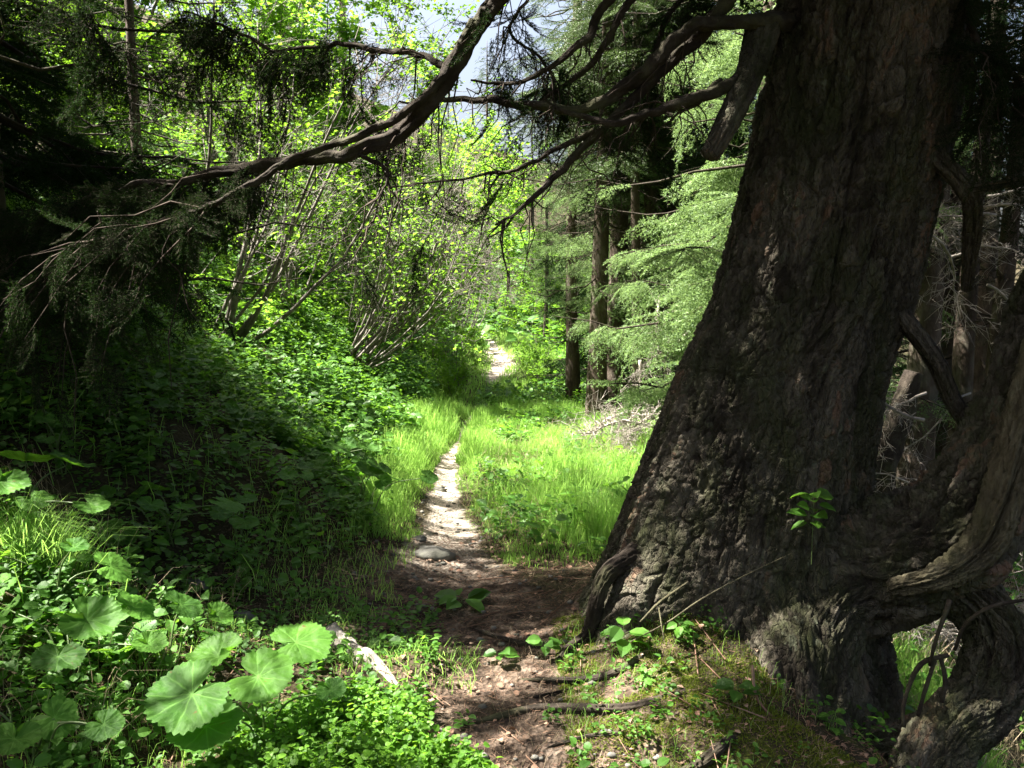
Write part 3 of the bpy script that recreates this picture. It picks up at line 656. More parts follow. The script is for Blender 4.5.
# limbs that reach over the path, with their hanging foliage
def limb(pts, rad, seed, nsec=30, slen=(0.25, 0.7), foliage=1.0, start=0.15, bias=(0, 0, -0.6), nth=28, rough=0.2, end_keep=1.0, sz=1.0):
    rng = np.random.default_rng(seed); p = smoothline(pts, 22); g = Geo()
    L = np.concatenate([[0], np.cumsum(np.linalg.norm(np.diff(p, axis=0), axis=1))]); r = np.interp(L / L[-1], np.linspace(0, 1, len(rad)), rad)
    p = p + np.stack([fbm(L * 1.8 + seed, L * 0 + k, 3, seed + k) for k in range(3)], 1) * 0.05 + np.stack([fbm(L * 7 + seed, L * 0 + k, 3, seed + k) for k in range(3)], 1) * 0.022
    r = r * 0.72; tube(g, p - OLD0, r, nth, rough + 0.12, seed)
    gw, gn = Geo(), Geo(); u = rng.uniform(start, end_keep, nsec) * L[-1]
    b = np.stack([np.interp(u, L, p[:, i]) for i in range(3)], 1); tan = unit(np.gradient(p, axis=0)); tb = np.stack([np.interp(u, L, tan[:, i]) for i in range(3)], 1)
    dr = unit(tb * rng.uniform(0.2, 1.0, (nsec, 1)) + rng.normal(size=(nsec, 3)) * [0.5, 0.6, 0.35] + np.array(bias) * rng.uniform(0.2, 1.5, (nsec, 1)))
    ln = rng.uniform(*slen, nsec); m = 5; t = np.linspace(0, 1, m)
    pts2 = b[:, None] + dr[:, None] * (t[None, :, None] * ln[:, None, None]); pts2[..., 2] -= 0.35 * (t[None] ** 2) * ln[:, None]
    pts2[:, 1:] += rng.normal(0, 0.015, (nsec, m - 1, 3))
    rr = 0.0055 * (0.5 + ln)
    for k in range(m - 1): sticks(gw, pts2[:, k] - OLD0, pts2[:, k + 1] - OLD0, rr * (1 - t[k] * 0.7), rr * (1 - t[k + 1] * 0.7), 0.5, 4)
    pos, dd = [], []
    for k in range(nsec):
        ns = max(1, int(ln[k] / 0.13 * foliage * rng.uniform(0.5, 1.3))); uu = rng.uniform(0.2, 1, ns)
        q = np.stack([np.interp(uu, t, pts2[k, :, i]) for i in range(3)], 1); pos.append(q)
        dd.append(unit(dr[k] * 0.6 + rng.normal(size=(ns, 3)) * [0.55, 0.55, 0.3] + [0, 0, -0.7]))
    # short hanging twigs straight from the limb
    nf = int(L[-1] * (21 if seed in (34, 35, 36, 39, 40, 42) else 40) * foliage); uf = rng.uniform(start * 0.8, 1, nf) ** 0.9 * L[-1]; pos.append(np.stack([np.interp(uf, L, p[:, i]) for i in range(3)], 1)); dd.append(unit(rng.normal(size=(nf, 3)) * [0.5, 0.5, 0.25] + [0, 0, -0.55]))
    pos = np.concatenate(pos); dd = np.concatenate(dd)
    ok = ~(throws_on_lit(pos, 0, 'trunk') & (rng.random(len(pos)) < 0.95)) & ~(throws_on_lit(pos) & (rng.random(len(pos)) < (0.20 if seed in (31, 32) else 0.25))); pos = pos[ok]; dd = dd[ok]
    put_sprays(gn, gw, NEAR, pos - OLD0, dd, unit(rng.normal(size=pos.shape)), rng.uniform(0.35, 0.95, len(pos)) * sz, rng, 0.0013)
    o = gobj('branch', g, M['limb'], old); gobj('twigs', gw, M['twig'], o); gobj('foliage', gn, M['needle_dark'], o)
    return o

limb([trunk_axis(np.array(4.6)), P(640, -150, 4.1), P(540, -50, 4.0), P(500, 5, 4.0), P(452, 68, 4.0), P(410, 112, 4.0), P(355, 148, 4.05), P(285, 160, 4.15), P(200, 178, 4.3), P(100, 195, 4.5), P(0, 235, 4.7)],
     [0.11, 0.09, 0.075, 0.068, 0.060, 0.052, 0.048, 0.036, 0.028, 0.018, 0.008], 31, 46, (0.15, 0.42), 0.9, 0.42)
limb([P(478, 28, 3.95), P(440, 84, 3.93), P(398, 118, 3.95), P(345, 140, 3.98), P(290, 160, 4.05), P(240, 188, 4.1), P(180, 215, 4.15), P(90, 240, 4.2), P(20, 290, 4.2)],
     [0.028, 0.026, 0.024, 0.022, 0.02, 0.018, 0.014, 0.010, 0.005], 32, 50, (0.2, 0.6), 0.9, 0.58, sz=0.8)
limb([P(450, 78, 4.0), P(400, 55, 4.2), P(340, 48, 4.4), P(280, 50, 4.5), P(230, 30, 4.6), P(185, 5, 4.7)], [0.022, 0.018, 0.015, 0.012, 0.009, 0.005], 33, 46, (0.12, 0.38), 1.3, 0.1)
limb([P(790, 20, 4.3), P(735, 22, 4.1), P(700, 26, 4.05), P(668, 42, 4.0), P(640, 72, 4.0), P(600, 104, 4.05), P(560, 108, 4.1), P(505, 100, 4.2), P(455, 96, 4.3), P(405, 100, 4.4)],
     [0.06, 0.042, 0.038, 0.040, 0.040, 0.032, 0.026, 0.022, 0.014, 0.006], 34, 22, (0.15, 0.36), 0.9, 0.30)
limb([P(800, -90, 4.3), P(745, -20, 4.2), P(705, 30, 4.1), P(662, 62, 4.05), P(640, 85, 4.0), P(600, 132, 4.0), P(562, 172, 4.0), P(525, 205, 4.0), P(492, 228, 4.0)],
     [0.07, 0.055, 0.045, 0.042, 0.036, 0.028, 0.022, 0.014, 0.006], 35, 28, (0.12, 0.34), 1.0, 0.38)
limb([P(760, 60, 4.1), P(722, 86, 3.95), P(690, 98, 3.9), P(650, 112, 3.9), P(612, 122, 3.9), P(575, 116, 3.95), P(545, 108, 4.0)],
     [0.045, 0.036, 0.032, 0.028, 0.022, 0.015, 0.006], 36, 18, (0.12, 0.3), 0.9, 0.25)
limb([P(716, 88, 3.95), P(690, 106, 3.9), P(668, 124, 3.88)], [0.018, 0.016, 0.006], 37, 3, (0.1, 0.2), 0.5, 0.5)
limb([P(600, 128, 4.0), P(560, 148, 4.05), P(510, 172, 4.1), P(450, 182, 4.15), P(395, 188, 4.2)], [0.018, 0.014, 0.010, 0.007, 0.004], 38, 20, (0.12, 0.32), 1.0, 0.1)
limb([P(640, -40, 4.2), P(598, 8, 4.15), P(580, 40, 4.1), P(545, 66, 4.1), P(510, 84, 4.15), P(470, 84, 4.2)], [0.035, 0.028, 0.022, 0.018, 0.012, 0.006], 39, 20, (0.12, 0.3), 1.0, 0.3)
limb([P(660, -40, 4.3), P(628, 10, 4.2), P(600, 50, 4.2), P(560, 92, 4.25), P(528, 118, 4.3)], [0.03, 0.024, 0.02, 0.014, 0.006], 40, 14, (0.12, 0.3), 0.9, 0.3)
limb([P(560, -60, 4.4), P(520, 5, 4.4), P(512, 30, 4.4), P(540, 58, 4.4), P(560, 88, 4.4)], [0.014, 0.012, 0.01, 0.008, 0.004], 41, 24, (0.12, 0.3), 1.1, 0.3)
limb([P(760, -60, 4.4), P(700, -15, 4.4), P(672, 20, 4.4), P(655, 60, 4.4), P(645, 95, 4.4)], [0.03, 0.024, 0.018, 0.012, 0.006], 42, 14, (0.12, 0.3), 1.0, 0.2)
limb([P(360, 150, 4.0), P(390, 170, 3.95), P(384, 200, 3.9), P(378, 225, 3.9)], [0.014, 0.010, 0.007, 0.004], 43, 12, (0.1, 0.28), 0.9, 0.2)
limb([P(60, -60, 3.6), P(85, 5, 3.6), P(105, 35, 3.6), P(135, 55, 3.65)], [0.012, 0.010, 0.008, 0.004], 44, 10, (0.12, 0.3), 0.9, 0.3)
limb([P(940, -60, 4.3), P(965, 10, 4.1), P(990, 60, 4.0), P(1030, 110, 3.9)], [0.03, 0.022, 0.016, 0.010], 45, 24, (0.15, 0.5), 1.0, 0.1)

# unseen crown above the frame: boughs added where they throw wanted shade
def shade_sprays(rng, n, c0, r, zlo, zhi, keep_out=3.3):
    a = rng.uniform(0, 2 * math.pi, n); q = r * np.sqrt(rng.random(n)); z = rng.uniform(zlo, zhi, n)
    q = q * (1 - 0.45 * (z - zlo) / (zhi - zlo))
    p = np.stack([c0[0] + q * np.cos(a), c0[1] + q * np.sin(a), z], 1)
    d = unit(np.stack([np.cos(a), np.sin(a), rng.normal(-0.25, 0.2, n)], 1) + rng.normal(0, 0.35, (n, 3)))
    px, py, f = proj(p); inview = (px > -60) & (px < 1084) & (py > -75) & (p[:, 1] > 0.3)
    bad = blocks(p, d) & (rng.random(n) < 0.985)
    k = ~inview & ~bad
    return p[k], d[k]
gn, gw = Geo(), Geo(); rng = np.random.default_rng(77)
p, d = shade_sprays(rng, 5200, (1.2, 4.5), 5.2, 3.9, 9.5)
put_sprays(gn, None, SHADE, p - OLD0, d, unit(rng.normal(size=p.shape) * 0.25 + [0, 0, 1]), rng.uniform(0.9, 1.5, len(p)), rng, 0.003)
def shade_boughs(rng, tgt, per, zlo, zhi):  # adds unseen boughs up the sun rays to block light on targets
    t0 = np.repeat(tgt, per, 0); zz_ = rng.uniform(zlo, zhi, len(t0)); q = t0 + S * ((zz_ - t0[:, 2]) / S[2])[:, None] + rng.normal(0, 0.18, t0.shape)
    d = unit(rng.normal(size=q.shape) * [1, 1, 0.25]); px, py, f = proj(q); inview = (px > -60) & (px < 1084) & (py > -75) & (q[:, 1] > 0.3)
    bad = blocks(q, d) & (rng.random(len(q)) < 0.985); k = ~inview & ~bad & (q[:, 2] > t0[:, 2] + 0.6)
    return q[k], d[k]
tg = [trunk_axis(z_) + np.array([rng.uniform(-0.6, 0.2), rng.uniform(-0.6, 0.1), 0]) for z_ in rng.uniform(0.1, 3.3, 420)]
for px_, py_ in zip(rng.uniform(720, 1080, 620), rng.uniform(330, 770, 620)): tg.append(P(px_, py_, rng.uniform(3.5, 4.1)))
for px_, py_ in zip(rng.uniform(-60, 420, 700), rng.uniform(260, 640, 700)):
    q_ = np.array([(px_ - 512) / F, 1.0, (330 - py_) / F * 1.0]); tt = np.linspace(2, 12, 60); pp = CAM + q_ * tt[:, None]; kk = np.argmax(pp[:, 2] < h(pp[:, 0], pp[:, 1], False)); tg.append(pp[kk])
for px_, py_ in zip(np.linspace(0, 300, 40), np.linspace(290, 170, 40)): tg.append(P(px_, py_ + rng.uniform(0, 90), 4.2))
tg = np.array(tg); p, d = shade_boughs(rng, tg, 3, 3.8, 8.5)
put_sprays(gn, None, SHADE, p - OLD0, d, unit(rng.normal(size=p.shape) * 0.25 + [0, 0, 1]), rng.uniform(1.0, 1.6, len(p)), rng, 0.003); zt = p[:, 2]; A = trunk_axis(zt - 0.1)
zt = p[:, 2]; A = trunk_axis(zt - 0.1); sel = rng.random(len(p)) < 0.10
sticks(gw, A[sel] - OLD0, p[sel] - OLD0, 0.03, 0.008, 0.5, 5)
gobj('crown', gn, M['needle_dark'], old); gobj('shade_branches', gw, M['limb'], old)  # this crown is the added, unseen shade foliage

# ------------------------------------------------------------------ neighbouring spruces
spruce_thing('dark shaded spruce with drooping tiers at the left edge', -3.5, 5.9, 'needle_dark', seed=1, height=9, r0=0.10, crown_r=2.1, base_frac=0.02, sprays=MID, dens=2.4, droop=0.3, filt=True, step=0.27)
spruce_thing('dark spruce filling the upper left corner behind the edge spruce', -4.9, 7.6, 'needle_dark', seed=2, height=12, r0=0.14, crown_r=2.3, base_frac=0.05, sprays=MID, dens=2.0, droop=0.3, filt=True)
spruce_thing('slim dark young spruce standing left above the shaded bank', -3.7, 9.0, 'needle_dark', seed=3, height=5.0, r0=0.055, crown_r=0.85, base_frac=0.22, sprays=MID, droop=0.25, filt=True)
spruce_thing('tall dark spruce left out of view, added to shade the near bank', -4.2, 2.6, 'needle_dark', seed=4, height=11, r0=0.16, crown_r=2.6, base_frac=0.12, sprays=MID, dens=1.3, droop=0.3, filt=True)  # unseen spruce outside the frame, added for its shade
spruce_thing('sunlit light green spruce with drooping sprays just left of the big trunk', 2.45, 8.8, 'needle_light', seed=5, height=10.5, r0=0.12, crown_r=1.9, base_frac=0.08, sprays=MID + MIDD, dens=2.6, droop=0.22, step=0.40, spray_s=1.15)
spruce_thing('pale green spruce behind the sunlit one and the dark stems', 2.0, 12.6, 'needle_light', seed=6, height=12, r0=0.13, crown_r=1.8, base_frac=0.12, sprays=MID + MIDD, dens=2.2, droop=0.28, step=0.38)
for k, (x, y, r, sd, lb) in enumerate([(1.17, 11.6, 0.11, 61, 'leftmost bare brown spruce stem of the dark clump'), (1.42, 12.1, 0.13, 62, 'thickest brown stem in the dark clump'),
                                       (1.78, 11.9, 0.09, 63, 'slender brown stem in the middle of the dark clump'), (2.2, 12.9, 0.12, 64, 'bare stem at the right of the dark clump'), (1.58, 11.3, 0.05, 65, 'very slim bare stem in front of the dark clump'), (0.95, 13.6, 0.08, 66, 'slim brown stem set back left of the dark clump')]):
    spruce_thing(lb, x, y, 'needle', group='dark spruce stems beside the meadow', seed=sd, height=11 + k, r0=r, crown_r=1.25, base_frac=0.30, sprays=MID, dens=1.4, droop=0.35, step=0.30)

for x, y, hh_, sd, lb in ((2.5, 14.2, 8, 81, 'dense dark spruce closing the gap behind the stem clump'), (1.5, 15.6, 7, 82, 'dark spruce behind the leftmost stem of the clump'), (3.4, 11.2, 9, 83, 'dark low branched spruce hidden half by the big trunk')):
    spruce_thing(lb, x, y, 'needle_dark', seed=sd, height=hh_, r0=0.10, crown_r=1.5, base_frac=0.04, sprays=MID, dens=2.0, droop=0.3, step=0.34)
protos = []
for k, (sd, hgt, cr, bf, mt, dr_) in enumerate([(71, 13, 2.3, 0.06, 'needle', 0.3), (72, 15, 2.5, 0.12, 'needle', 0.35), (73, 12, 1.8, 0.30, 'needle_dark', 0.35), (74, 11, 2.0, 0.05, 'needle_light', 0.3)]):
    protos.append((sd, hgt, cr, bf, mt, dr_))
spots = {0: [(-4.6, 25, 'tall dark spruce against the sky left of the gap'), (-0.9, 33, 'spruce spire standing in the sky gap'), (3.2, 22, 'green spruce behind the meadow end'), (-9, 19, 'spruce behind the sunlit leafy trees'), (6.5, 17, None), (-13, 13, None), (5.6, 10.6, 'dense spruce filling the view right of the big trunk'), (8.2, 11.5, None), (7.2, 7.2, 'spruce near the right edge beyond the second stem'), (1.8, -3.2, 'x'), (-4.0, -2.5, 'x'), (5.0, -2.0, 'x'), (-0.5, -8, 'x'), (-7, -7, 'x'), (5, -8, 'x'), (-8, 2, 'x'), (6, 2.8, 'x'), (0.9, 40, None), (-0.1, 30.5, 'small spruce standing on the rise where the path ends'), (1.3, 33, None), (-1.9, 35, None), (-3.2, 31, None), (2.6, 37, None)],  # x spruces: unseen, added behind and beside the camera to cut sky light
         1: [(2.2, 29, 'broad spruce right of the sky gap'), (-7.5, 30, None), (9.5, 24, None), (-13, 25, None), (5.0, 34, None), (-3.5, 42, None)],
         2: [(3.6, 14.5, 'dark spruce deep in the shade behind the clump'), (4.6, 12.0, 'dark spruce right of the big trunk'), (2.9, 17.5, 'shaded spruce with bare lower stem behind the clump'), (6.2, 12.5, None), (7.2, 9.2, None), (5.6, 20, None), (9.5, 14, None), (8.6, 18.5, None)],
         3: [(0.9, 23.5, 'light green spruce at the end of the path'), (-2.6, 37, None), (1.9, 18.8, 'bright low spruce right of the far path'), (12, 30, None), (4.9, 27, None)]}
for k, pr_ in enumerate(protos):
    sd, hgt, cr, bf, mt, dr_ = pr_; first = None
    for n, (x, y, lb) in enumerate(spots[k]):
        grp = 'spruces of the forest behind'; gen = {0: 'dense green spruce of the forest behind', 1: 'broad green spruce of the far forest', 2: 'dark spruce with bare lower stem in the right hand forest', 3: 'light green spruce of the far forest'}[k]
        if first is None:
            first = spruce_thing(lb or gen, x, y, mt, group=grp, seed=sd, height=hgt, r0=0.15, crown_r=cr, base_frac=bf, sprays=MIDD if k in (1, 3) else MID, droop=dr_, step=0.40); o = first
        else: o = copy_tree(first); o.location = (x, y, float(h(x, y))); o['label'] = gen if lb in (None, 'x') else lb  # x spruces, added unseen for shade, share the forest label
        o.rotation_euler.z = n * 1.7; s_ = {(-0.9, 33): 0.72, (-4.6, 25): 1.0, (2.2, 29): 0.62, (0.9, 23.5): 0.42, (1.9, 18.8): 0.30, (0.9, 40): 0.6, (-0.1, 30.5): 0.34, (1.3, 33): 0.5, (-1.9, 35): 0.42, (-3.2, 31): 0.6, (2.6, 37): 0.6, (5.0, 34): 0.75, (-3.5, 42): 0.7, (-2.6, 37): 0.7}.get((x, y), 1.0)
        o.scale = (s_, s_, s_)
# stems seen right of the big trunk
for k, (px, Y, r, top, lean, mat, lb) in enumerate([(925, 8.3, 0.15, 9, 0.5, 'stem', 'grey smooth trunk seen right of the big tree'),
                                                   (968, 9.4, 0.11, 9, 0.3, 'stem', 'thin grey trunk near the right edge'), (1002, 8.8, 0.10, 9, 0.2, 'stem', 'reddish lit trunk at the right edge')]):
    x = (px - 512) / F * Y - lean * 0.2; z0 = float(h(x, Y))
    spruce_thing(lb, x, Y, 'needle_dark', seed=90 + k, height=top, r0=r, crown_r=1.3, base_frac=0.45, sprays=MID, droop=0.3, lean=(lean, 0))
g = Geo(); b0 = P(880, 470, 7.2); pts = smoothline([P(872, 520, 7.2), P(880, 470, 7.2), P(900, 420, 7.2), P(915, 372, 7.2)], 10)
tube(g, pts - b0, np.linspace(0.16, 0.075, len(pts)), 24, 0.35, 55)
tag(gobj('tree_stump', g, M['limb'], loc=b0), 'mossy broken stump leaning behind the big tree', 'stump')

# ------------------------------------------------------------------ broadleaf shrubs and trees
LQ = leafshape('quad'); LO = leafshape('ovate')
def build_shrub(seed, n_stems, length, lean, spread, leafsize, leaves, r0=0.02, levels=2, curve=0.5, leafy_from=0.3, shape='ovate', origin=None):
    rng = np.random.default_rng(seed); gw, gl = Geo(), Geo(); ends = []
    lean = np.asarray(lean, float)
    for s_ in range(n_stems):
        d0 = unit(lean + rng.normal(size=3) * spread + [0, 0, 0.25]); L = length * rng.uniform(0.6, 1.1); m = 9; p = np.array([rng.normal(0, 0.12), rng.normal(0, 0.12), -0.1]); pts = [p]
        d = d0.copy()
        for k in range(m):
            d = unit(d + np.array([0, 0, curve * 0.22]) + rng.normal(size=3) * 0.09); p = p + d * L / m; pts.append(p)
        pts = np.array(pts); t = np.linspace(0, 1, m + 1); tube(gw, pts, r0 * (1 - 0.85 * t) * rng.uniform(0.7, 1.2), 6, 0.05, seed + s_)
        nb = int(9 * levels); u = rng.uniform(leafy_from * 0.6, 1, nb); b = np.stack([np.interp(u, t, pts[:, i]) for i in range(3)], 1)
        dd = unit(d0 * 0.5 + rng.normal(size=(nb, 3)) * [0.8, 0.8, 0.5] + [0, 0, 0.25]); ln = L * rng.uniform(0.12, 0.34, nb)
        mid = b + dd * ln[:, None] * 0.5; e = mid + unit(dd + rng.normal(size=dd.shape) * 0.35) * ln[:, None] * 0.5
        sticks(gw, b, mid, r0 * 0.18, r0 * 0.12, 0.5, 4); sticks(gw, mid, e, r0 * 0.12, r0 * 0.06, 0.5, 3)
        nb2 = nb * 3; ix = rng.integers(0, nb, nb2); q = rng.uniform(0.3, 1, nb2)[:, None]; b2 = b[ix] + (e - b)[ix] * q; e2 = b2 + unit(dd[ix] + rng.normal(size=(nb2, 3)) * 0.7) * (0.3 * ln[ix])[:, None]
        sticks(gw, b2, e2, r0 * 0.1, r0 * 0.05, 0.5, 3)
        ends.append(np.stack([b, e], 1)); ends.append(np.stack([b2, e2], 1)); ends.append(np.stack([b2, e2], 1))
    ends = np.concatenate(ends); ix = rng.integers(0, len(ends), leaves); q = rng.uniform(0.25, 1.08, leaves)[:, None]
    pos = ends[ix, 0] + (ends[ix, 1] - ends[ix, 0]) * q + rng.normal(size=(leaves, 3)) * leafsize * 0.55
    if origin is not None and origin[1] < 14: pos = pos[~(throws_on_lit(pos + origin, 1.3) & (rng.random(len(pos)) < (0.94 if origin[1] < 10 else 0.75)))]; leaves = len(pos)
    if origin is not None and origin[1] >= 14: pos = pos[~(throws_on_lit(pos + origin, 1.0, [LIT[2], LIT[1]]) & (rng.random(len(pos)) < 0.85)) & ~(throws_on_lit(pos + origin, 1.0, [LIT[2]]) & (rng.random(len(pos)) < 0.9))]; leaves = len(pos)
    cl = fbm(pos[:, 0] * 1.5 + pos[:, 2] * 0.8 + seed, pos[:, 1] * 1.5 - pos[:, 2] * 1.1, 3, seed); kp = cl > -0.20 + rng.normal(0, 0.05, len(pos)); pos = pos[kp]; leaves = len(pos); tn = np.clip(0.45 + 1.1 * (cl[kp] - 0.08) + rng.normal(0, 0.2, leaves), 0, 1)
    R = rand_frames(rng, leaves, 0.62); T = LO if shape == 'ovate' else LQ
    scatter(gl, T[0], T[1], pos, R, leafsize * rng.uniform(0.5, 1.35, leaves), tint=tn, rng=rng)
    return gw, gl

def shrub_thing(label, x, y, seed, mat='leaf', name='shrub', cat='shrub', group=None, wood='shrubstem', z=None, stemname='stems', **kw):
    z = float(h(x, y)) if z is None else z; o = thing(name, label, cat, (x, y, z), group); gw, gl = build_shrub(seed, origin=np.array([x, y, z]), **kw)
    gobj(stemname, gw, M[wood], o); gobj('foliage', gl, M[mat], o, smooth=False); return o
# bushes with pale leaning stems on the left bank
shrub_thing('leafy shrub with pale stems rising from the left bank', -2.9, 8.8, 201, 'leaf', n_stems=9, length=3.4, lean=(0.75, 0, 1.0), spread=0.32, leafsize=0.062, leaves=14000, r0=0.026, curve=0.6, shape='q')
shrub_thing('shrub with many long bare stems arching right over the bank', -2.2, 11.6, 202, 'leaf', n_stems=20, length=3.3, lean=(1.1, -0.1, 0.55), spread=0.24, leafsize=0.06, leaves=11000, r0=0.022, curve=0.7, leafy_from=0.55, shape='q')
shrub_thing('dense leafy shrub between the two pale stemmed shrubs', -3.1, 12.0, 203, 'leafd', n_stems=10, length=3.2, lean=(0.3, 0, 1.0), spread=0.4, leafsize=0.065, leaves=18000, r0=0.024, shape='q')
shrub_thing('rounded bright bush just left of the far path', -1.25, 15.6, 204, 'leaf', n_stems=22, length=1.25, lean=(0.1, 0, 0.8), spread=0.5, leafsize=0.036, leaves=11000, r0=0.01, leafy_from=0.1, shape='q')
shrub_thing('small bright bush below the rounded bush at the bank foot', -1.05, 13.6, 205, 'leaf', n_stems=16, length=0.75, lean=(0.1, 0, 0.8), spread=0.5, leafsize=0.034, leaves=5000, r0=0.008, leafy_from=0.1, shape='q')
shrub_thing('sunlit pale bush right of the far path', 0.55, 16.6, 206, 'leaf', n_stems=24, length=0.95, lean=(0, 0, 0.7), spread=0.6, leafsize=0.036, leaves=10000, r0=0.008, leafy_from=0.05, shape='q')
shrub_thing('shrub with lit leaves under the overhanging limb', -2.6, 14.5, 207, 'leaf', n_stems=12, length=3.0, lean=(0.6, 0, 0.9), spread=0.4, leafsize=0.06, leaves=18000, r0=0.02, shape='q')
shrub_thing('shrub in front of the far spruces above the path bend', -1.4, 20.5, 208, 'leafd', n_stems=14, length=2.6, lean=(0.3, 0, 0.9), spread=0.5, leafsize=0.065, leaves=16000, r0=0.02, shape='q')
shrub_thing('dark leafed shrub on the upper bank left', -5.2, 10.4, 209, 'leafd', n_stems=12, length=3.0, lean=(0.3, 0, 0.9), spread=0.5, leafsize=0.065, leaves=16000, r0=0.02, shape='q')
shrub_thing('leafy shrub leaning out above the path between the stemmed shrubs', -2.4, 13.0, 221, 'leaf', n_stems=14, length=3.4, lean=(0.7, -0.1, 0.9), spread=0.35, leafsize=0.06, leaves=17000, r0=0.018, shape='q')
shrub_thing('big leafy shrub behind the leaning one on the left bank', -3.6, 16.0, 222, 'leaf', n_stems=14, length=4.2, lean=(0.5, -0.1, 0.9), spread=0.4, leafsize=0.07, leaves=22000, r0=0.02, shape='q')
shrub_thing('leafy shrub beyond the bend with overhanging twigs', -2.1, 17.5, 223, 'leaf', n_stems=14, length=3.4, lean=(0.5, -0.1, 0.9), spread=0.4, leafsize=0.07, leaves=18000, r0=0.02, shape='q')
for k, (x, y, s_, L_, lb) in enumerate([(-4.6, 14.5, 211, 5.5, 'bright yellow green broadleaf tree lit from behind, upper left'), (-3.3, 18.0, 212, 6.0, 'sunlit broadleaf tree behind the big overhanging limb'),
                                       (-7.4, 15.5, 213, 6.5, 'broadleaf tree near the upper left corner'), (-1.9, 24.5, 214, 5.0, 'low broadleaf tree below the sky gap'), (-6.3, 21, 215, 8.5, 'tall bright broadleaf tree at the top left'), (-9.5, 11.5, 216, 6.5, 'broadleaf tree behind the dark spruces of the left edge')]):
    shrub_thing(lb, x, y, s_, 'leafd' if s_ in (213, 216, 212) else 'leaf', 'broadleaf_tree', 'tree', 'broadleaf trees on the bank', n_stems=13, length=L_, lean=(0.25, -0.1, 1.0), spread=0.33, leafsize=0.088, leaves=34000, r0=0.035, levels=3, shape='q', stemname='trunk')
for k, (x, y, L_, lb) in enumerate([(0.4, 26.5, 1.8, 'shrub closing the view where the path turns left'), (1.6, 24.0, 1.6, 'shrub under the light spruce at the path end'), (-1.6, 30.0, 2.4, 'shrub on the rise beyond the path end'), (0.9, 29.5, 2.2, 'leafy shrub beside the small spruce on the rise'), (-0.6, 27.5, 1.8, 'leafy shrub in the middle of the rise beyond the path'), (2.6, 20.5, 1.5, 'low shrub below the bare spruce stems beyond the meadow')]):
    shrub_thing(lb, x, y, 230 + k, 'leaf' if k % 2 else 'leafd', n_stems=16, length=L_, lean=(0, 0, 0.8), spread=0.6, leafsize=0.07, leaves=7000, r0=0.014, leafy_from=0.05, shape='q')
# ------------------------------------------------------------------ undergrowth, grass
rng = np.random.default_rng(5)
def ground_pts(n, x0, x1, y0, y1, dens):
    x = rng.uniform(x0, x1, n); y = rng.uniform(y0, y1, n); k = rng.random(n) < dens(x, y); return x[k], y[k]
def pathness(x, y): return 1 - np.abs(x - tab(y, XP)) / (tab(y, WP) * 1.1)
def onp(x, y): return (pathness(x, y) + 0.7 * fbm(x * 3, y * 2, 3, 31)) > np.interp(y, [5, 6, 9, 14], [0.12, 0.25, 0.40, 0.5])

# leafy herb: a stem with several leaves
def herb(rng, n=9, hgt=0.22, ls=0.07):
    V, T, C = [], [], []; k = 0
    for i in range(n):
        az = i * 2.4 + rng.normal(0, 0.3); zz_ = hgt * (0.3 + 0.7 * i / n) * rng.uniform(0.8, 1.1); d = np.array([math.cos(az), math.sin(az), rng.normal(0.05, 0.25)])
        R = frames(d[None], unit(np.array([[0, 0, 1.0]]) + rng.normal(size=(1, 3)) * 0.3)); b = np.array([math.cos(az), math.sin(az), 0]) * 0.03 + [0, 0, zz_]
        v = place(LO[0], b[None], R, ls * rng.uniform(0.6, 1.2))[0]; V.append(v); T.append(LO[1] + k); C.append(np.full(len(v), rng.random())); k += len(v)
    return np.vstack(V), np.vstack(T), np.concatenate(C)
HB = [herb(np.random.default_rng(300 + i), 9, 0.20, 0.075) for i in range(4)] + [herb(np.random.default_rng(310 + i), 14, 0.26, 0.045) for i in range(3)]
def scatter_herbs(g, x, y, s, tilt=0.25, which=None):
    n = len(x); p = np.stack([x, y, h(x, y) - 0.02], 1); a = rng.uniform(0, 6.28, n); u = unit(np.stack([rng.normal(0, tilt, n) + 0.15, rng.normal(0, tilt, n) - 0.1, np.ones(n)], 1))
    R = frames(np.stack([np.cos(a), np.sin(a), 0 * a], 1), u); R = np.stack([R[..., 0], R[..., 1], R[..., 2]], -1)
    pick = rng.integers(0, len(HB), n) if which is None else rng.choice(which, n)
    for k in range(len(HB)):
        q = pick == k; scatter(g, HB[k][0], HB[k][1], p[q], R[q], s[q], rng=rng, tl=HB[k][2])
g = Geo()
def dens_bank(x, y):
    d = tab(y, XL) - x
    return np.clip((d + 0.05) / 0.35, 0, 1) * (0.35 + 0.65 * (fbm(x * 1.2, y * 1.2, 3, 66) > -0.12))
x, y = ground_pts(19000, -5.5, 0, 2.0, 16, dens_bank); scatter_herbs(g, x, y, rng.uniform(0.55, 1.25, len(x)) * np.interp(y, [3, 12], [0.7, 1.25]))
x, y = ground_pts(2500, -8, -1, 15, 34, dens_bank); scatter_herbs(g, x, y, rng.uniform(1.6, 3.0, len(x)))
tag(gobj('undergrowth', g, M['under'], smooth=False), 'leafy green undergrowth covering the left bank', kind='stuff')
g = Geo()
x, y = ground_pts(2600, 1.8, 9, 3.0, 16, lambda x, y: (x > tab(y, XR) - 0.3) * 0.7); scatter_herbs(g, x, y, rng.uniform(0.7, 1.6, len(x)))
x, y = ground_pts(2600, -0.5, 4.0, 12.5, 26, lambda x, y: (~onp(x, y)) * ((y < 15) | (np.abs(x - tab(y, XP) - 0.25) > 1.0)) * 0.8); scatter_herbs(g, x, y, rng.uniform(0.7, 1.6, len(x)))
